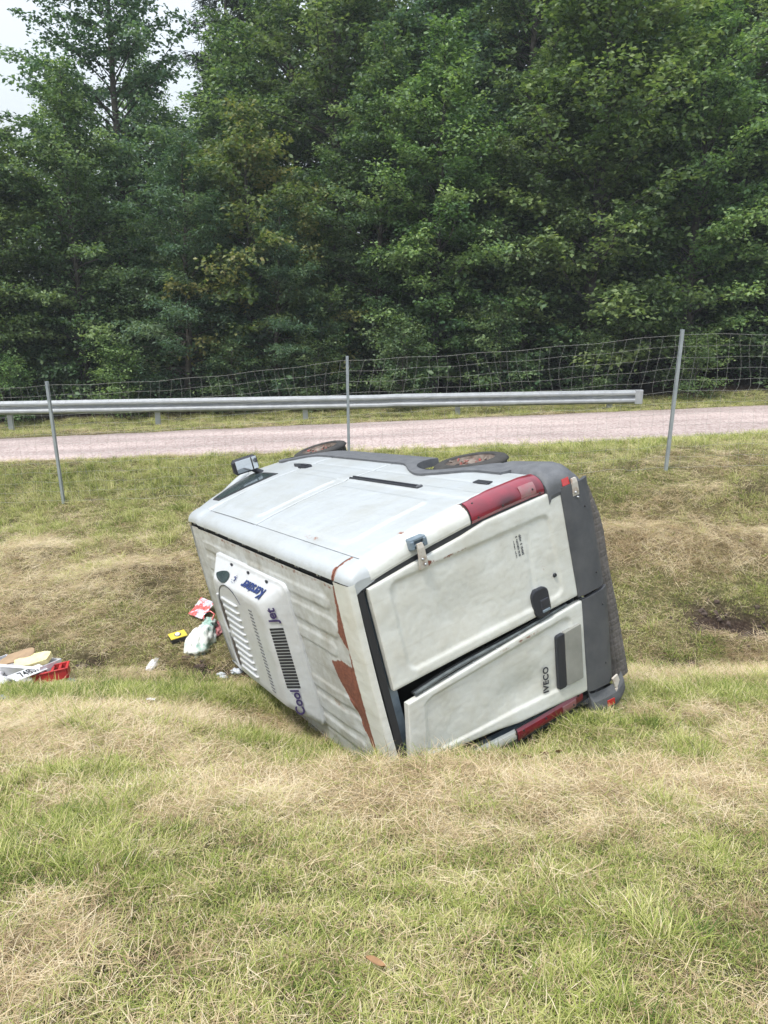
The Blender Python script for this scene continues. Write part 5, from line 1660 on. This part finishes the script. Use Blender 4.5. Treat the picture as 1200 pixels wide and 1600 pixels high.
# open carton, film-wrapped, with foam and cardboard in it
ct = thing('carton', -3.72, 7.12, 'open white carton lying in the ditch grass at the left edge', 'carton', rz=R(-12), rx=R(-6), dz=-.01)
mb = MB(); W2, D2, H2 = .33, .17, .21
mb.box((0, -D2, H2 / 2), (W2, .004, H2 / 2)); mb.build('carton_side', M_CARTON, ct)
mb = MB(); mb.box((0, D2, H2 / 2), (W2, .004, H2 / 2)); mb.build('carton_side', M_CARTON, ct)
for sx in (-1, 1):
    mb = MB(); mb.box((sx * (W2 - .005), 0, H2 / 2 - .002), (.004, D2 - .006, H2 / 2)); mb.build('carton_end', M_CARTON, ct)
mb = MB(); mb.box((0, 0, .006), (W2 - .01, D2 - .006, .004)); mb.build('carton_base', M_CARTON, ct)
mb = MB(); mb.box((0, 0, 0), (W2 - .02, .07, .003), rot=Matrix.Rotation(R(-58), 3, 'X')); mb.v = [(a_, b_ + -D2 - .045, c_ + H2 - .055) for a_, b_, c_ in mb.v]; mb.build('carton_flap', M_CARTON, ct)
mb = MB(); crumple(mb, .30, .14, .10, .9, 2.3, 4.0)
put(mb.build('film_wrap', M_CARTON), -4.02, 6.92, 'crumpled whitish film bunched against the left end of the white carton', 'plastic film', dz=.06)
def slab(name, m_, w_, d_, h_, jag, seed):
    mb = MB(); r3 = random.Random(seed); P = []
    for i in range(16):
        a = 2 * math.pi * i / 16; k = 1 + r3.uniform(-jag, jag); ca, sa = math.cos(a), math.sin(a)
        P.append((w_ * k * (abs(ca) ** .6) * (1 if ca > 0 else -1), d_ * k * (abs(sa) ** .6) * (1 if sa > 0 else -1)))
    n_ = len(P); mb.add([(x_, y_, 0) for x_, y_ in P] + [(x_ * .98, y_ * .98, h_) for x_, y_ in P], [tuple(range(n_, 2 * n_)), tuple(range(n_))[::-1]] + [(i, (i + 1) % n_, n_ + (i + 1) % n_, n_ + i) for i in range(n_)])
    return mb.build(name, m_)
put(slab('foam_block', M_FOAM, .19, .105, .05, .10, 3), -3.60, 7.16, 'pale yellow foam slab sticking out of the white carton', 'foam', dz=.175, rz=R(12), ry=R(-10), rx=R(10))
put(slab('cardboard_piece', M_CARD, .17, .09, .012, .14, 5), -3.80, 7.24, 'torn brown cardboard lying beside the yellow foam in the carton', 'cardboard', dz=.20, rz=R(20), ry=R(-14), rx=R(12))
# red crate
rc = thing('plastic_crate', -3.36, 7.02, 'red plastic crate lying behind the loose number plate', 'crate', rz=R(18), rx=R(4), ry=R(-8), dz=.03)
mb = MB()
for sx in (-1, 1): mb.box((sx * .16, 0, .05), (.006, .11, .05), bev=.003)
for sy in (-1, 1): mb.box((0, sy * .11, .05), (.155, .006, .05), bev=.003)
mb.build('crate_wall', M_REDC, rc)
mb = MB()
for sx in (-1, 1): mb.box((sx * .164, 0, .104), (.013, .122, .006), bev=.002)
for sy in (-1, 1): mb.box((0, sy * .114, .104), (.150, .013, .006), bev=.002)
mb.build('crate_rim', M_REDC, rc)
for dx_ in (-.05, .02, .09):
    mb = MB(); mb.box((dx_, 0, .092), (.013, .103, .007), bev=.002); mb.build('crate_bar', M_REDC, rc)
mb = MB(); mb.box((-.10, 0, .088), (.052, .10, .003)); mb.build('crate_insert', M_DARK, rc)
# number plate leaning on the crate
pl = thing('loose_number_plate', -3.50, 6.82, 'loose white number plate with black characters leaning against the red crate', 'number plate', rz=R(78), ry=R(-10), rx=R(22), dz=.15)
mb = MB(); raised(mb, 0, 0, .22, .057, .008, -.001, .001, .001, fn=lambda p: (p[1], p[2], p[0])); mb.build('plate_blank', M_PLW, pl)
lt = lettering('7485A', 'plate_characters', .105, M_PLK, Matrix.Translation((.03, 0, .0012)), pl, bold=.002, lift=.001, spacing=1.05)
mb = MB(); crumple(mb, .07, .055, .05, .8, 2.0, 9.0, 24, 14)
put(mb.build('rag', M_RAG), -3.12, 6.93, 'grey-green rag lying in the grass right of the red crate', 'rag')
mb = MB(); crumple(mb, .11, .06, .035, 1.1, 2.6, 2.0, 28, 14)
put(mb.build('wrapper', M_BLUEP), -3.38, 6.02, 'blue and white wrapper in the grass at the far left', 'wrapper', dz=.03)
# yellow box with a round knob
yb = thing('yellow_case', -2.30, 7.86, 'small yellow and black case with a round silver dial on the far bank', 'case', rz=R(32), rx=R(4), dz=.02)
mb = MB(); mb.box((0, 0, .03), (.088, .058, .03), bev=.008); mb.build('case_base', M_BLK, yb)
mb = MB(); mb.box((0, .002, .066), (.092, .060, .006), bev=.003); mb.build('case_lid', M_YEL, yb)
mb = MB(); mb.lathe([(0, .090), (.022, .088), (.027, .082), (.028, .072)], 20, 'z', (0, 0, 0)); mb.build('case_dial', M_PLW, yb)
mb = MB(); mb.lathe([(.026, .073), (.037, .0745), (.038, .070)], 20, 'z', (0, 0, 0)); mb.build('dial_ring', M_BLK, yb)
# bag
bg_ = thing('plastic_bag', -2.03, 7.86, 'bulging white plastic bag with green print beside the roof of the van', 'bag', rz=R(-10), dz=-.01)
def bagtop(d): return .78 + .32 * max(0, min(1, .5 - d.y * .7)) + .18 * max(0, d.y) ** 4
mb = MB(); crumple(mb, .165, .26, .13, .55, 1.7, 7.3, 44, 26, top=bagtop); mb.build('bag_body', M_BAG, bg_)
mb = MB(); crumple(mb, .085, .07, .07, 1.1, 2.6, 3.3, 26, 14); mb.v = [(a_ + .01, b_ + .23, c_ + .03) for a_, b_, c_ in mb.v]; mb.build('bag_neck', M_BAG, bg_)
mb = MB(); mb.tube([(-.05, .22, .12), (-.06, .29, .15), (.0, .32, .16), (.06, .29, .15), (.05, .22, .12)], .009, 6); mb.build('bag_handle', M_REFL, bg_)
mb = MB(); paper(mb, .20, .26, .02, 3.0)
put(mb.build('packet', M_PKT), -2.13, 8.33, 'red and grey printed packet lying behind the white bag', 'packet', rz=R(-28), dz=.05, rx=R(10))
mb = MB(); crumple(mb, .085, .14, .03, .8, 2.0, 5.1, 24, 14)
put(mb.build('red_cloth', mat('red_net_cloth', (.42, .06, .07), .8, col2=(.5, .25, .25), nscale=20)), -1.92, 8.05, 'red cloth half under the white bag next to the van roof', 'cloth', dz=.0)
mb = MB(); crumple(mb, .05, .10, .045, .7, 1.8, 1.7, 24, 14)
put(mb.build('plastic_cup', M_CARTON), -2.50, 7.52, 'crushed white cup in the muddy ditch below the yellow case', 'cup', rz=R(-30), dz=.0)
for (x_, y_, s_, sd2, lb) in ((-1.70, 7.22, .055, 1.1, 'left piece of clear crumpled plastic under the van front'), (-1.55, 7.36, .07, 2.2, 'pinkish clear plastic piece nearest the roof cooler'), (-1.64, 7.07, .045, 3.3, 'small whitish scrap nearest the camera under the van front')):
    mb = MB(); crumple(mb, s_, s_ * .7, s_ * .5, 1.2, 2.6, sd2, 20, 12)
    put(mb.build('plastic_scrap', M_FILM), x_, y_, lb, 'plastic scrap', dz=.02)
mb = MB(); paper(mb, .07, .05, .012, 8.0, 7); put(mb.build('paper_scrap', M_CARTON), -1.97, 5.80, 'tiny pale paper scrap on the near bank', 'paper', dz=.05)
gp_ = thing('broken_panel', 4.40, 8.06, 'grey broken panel standing in torn soil at the right edge', 'panel', rz=R(60), rx=R(10), follow=False, dz=-.05)
mb = MB(); mb.box((0, 0, .16), (.13, .010, .20), bev=.006); mb.build('panel_sheet', M_STEEL, gp_)
mb = MB(); mb.box((.0, -.016, .16), (.02, .005, .19), bev=.002); mb.build('panel_rib', M_STEEL, gp_)
# clods round the torn soil
M_CLOD = mat('dark_clod', (.055, .035, .028), .95, col2=(.10, .075, .06), nscale=30, bump=.8)
mb = MB(); r4 = random.Random(4)
for k in range(150):
    cx_, cy_ = (r4.gauss(4.1, .38), r4.gauss(8.03, .17)) if k < 90 else ((r4.uniform(-4.5, -1.2), r4.gauss(7.42, .10)) if k < 130 else (r4.uniform(1.9, 4.0), r4.gauss(7.3, .08)))
    s_ = r4.uniform(.010, .038); m3 = MB(); m3.box((0, 0, 0), (s_, s_ * r4.uniform(.6, 1), s_ * r4.uniform(.4, .8)), rot=Matrix.Rotation(r4.uniform(0, 6), 3, (r4.random(), r4.random(), 1)), bev=s_ * .3)
    z_ = tz1(cx_, cy_) + s_ * .2
    mb.add([(a_ + cx_, b_ + cy_, c_ + z_) for a_, b_, c_ in m3.v], m3.f)
tag(mb.build('soil_clods', M_CLOD), 'dark crumbled clods in the torn soil and along the ditch bottom', kind='stuff')
for (x_, y_, s_, lb) in ((-.03, 2.12, .035, 'orange-brown dead leaf in the grass near the bottom edge'), (1.05, 4.38, .05, 'pale curled dead leaf just in front of the rear doors'), (1.16, 4.44, .045, 'brown curled dead leaf right beside the pale one'), (.93, 4.36, .035, 'smallest dead leaf of the three near the rear doors')):
    mb = MB(); mb.grid(lambda u, v: ((u - .5) * 2 * s_, (v - .5) * s_ * 1.3 * math.sin(math.pi * (u * .9 + .05)), .25 * s_ * math.cos(3 * u) + (v - .5) ** 2 * s_), lin(0, 1, 8), lin(0, 1, 5))
    put(mb.build('dead_leaf', M_DLEAF), x_, y_, lb, 'leaf', dz=.055, rz=x_ * 7)

# ------------------------------------------------------------------ thin summer haze round the whole scene
m = bpy.data.materials.new('pale_air'); m.use_nodes = True
t = m.node_tree; t.nodes.clear()
o_ = t.nodes.new('ShaderNodeOutputMaterial'); pv = t.nodes.new('ShaderNodeVolumePrincipled')
pv.inputs['Density'].default_value = .0011; pv.inputs['Color'].default_value = (.86, .93, 1.0, 1)
t.links.new(pv.outputs[0], o_.inputs['Volume'])
hz = MB(); hz.box((0, 128, 6.4), (245, 158, 11.6))
tag(hz.build('haze', m), 'thin pale haze in front of the wood', kind='stuff')
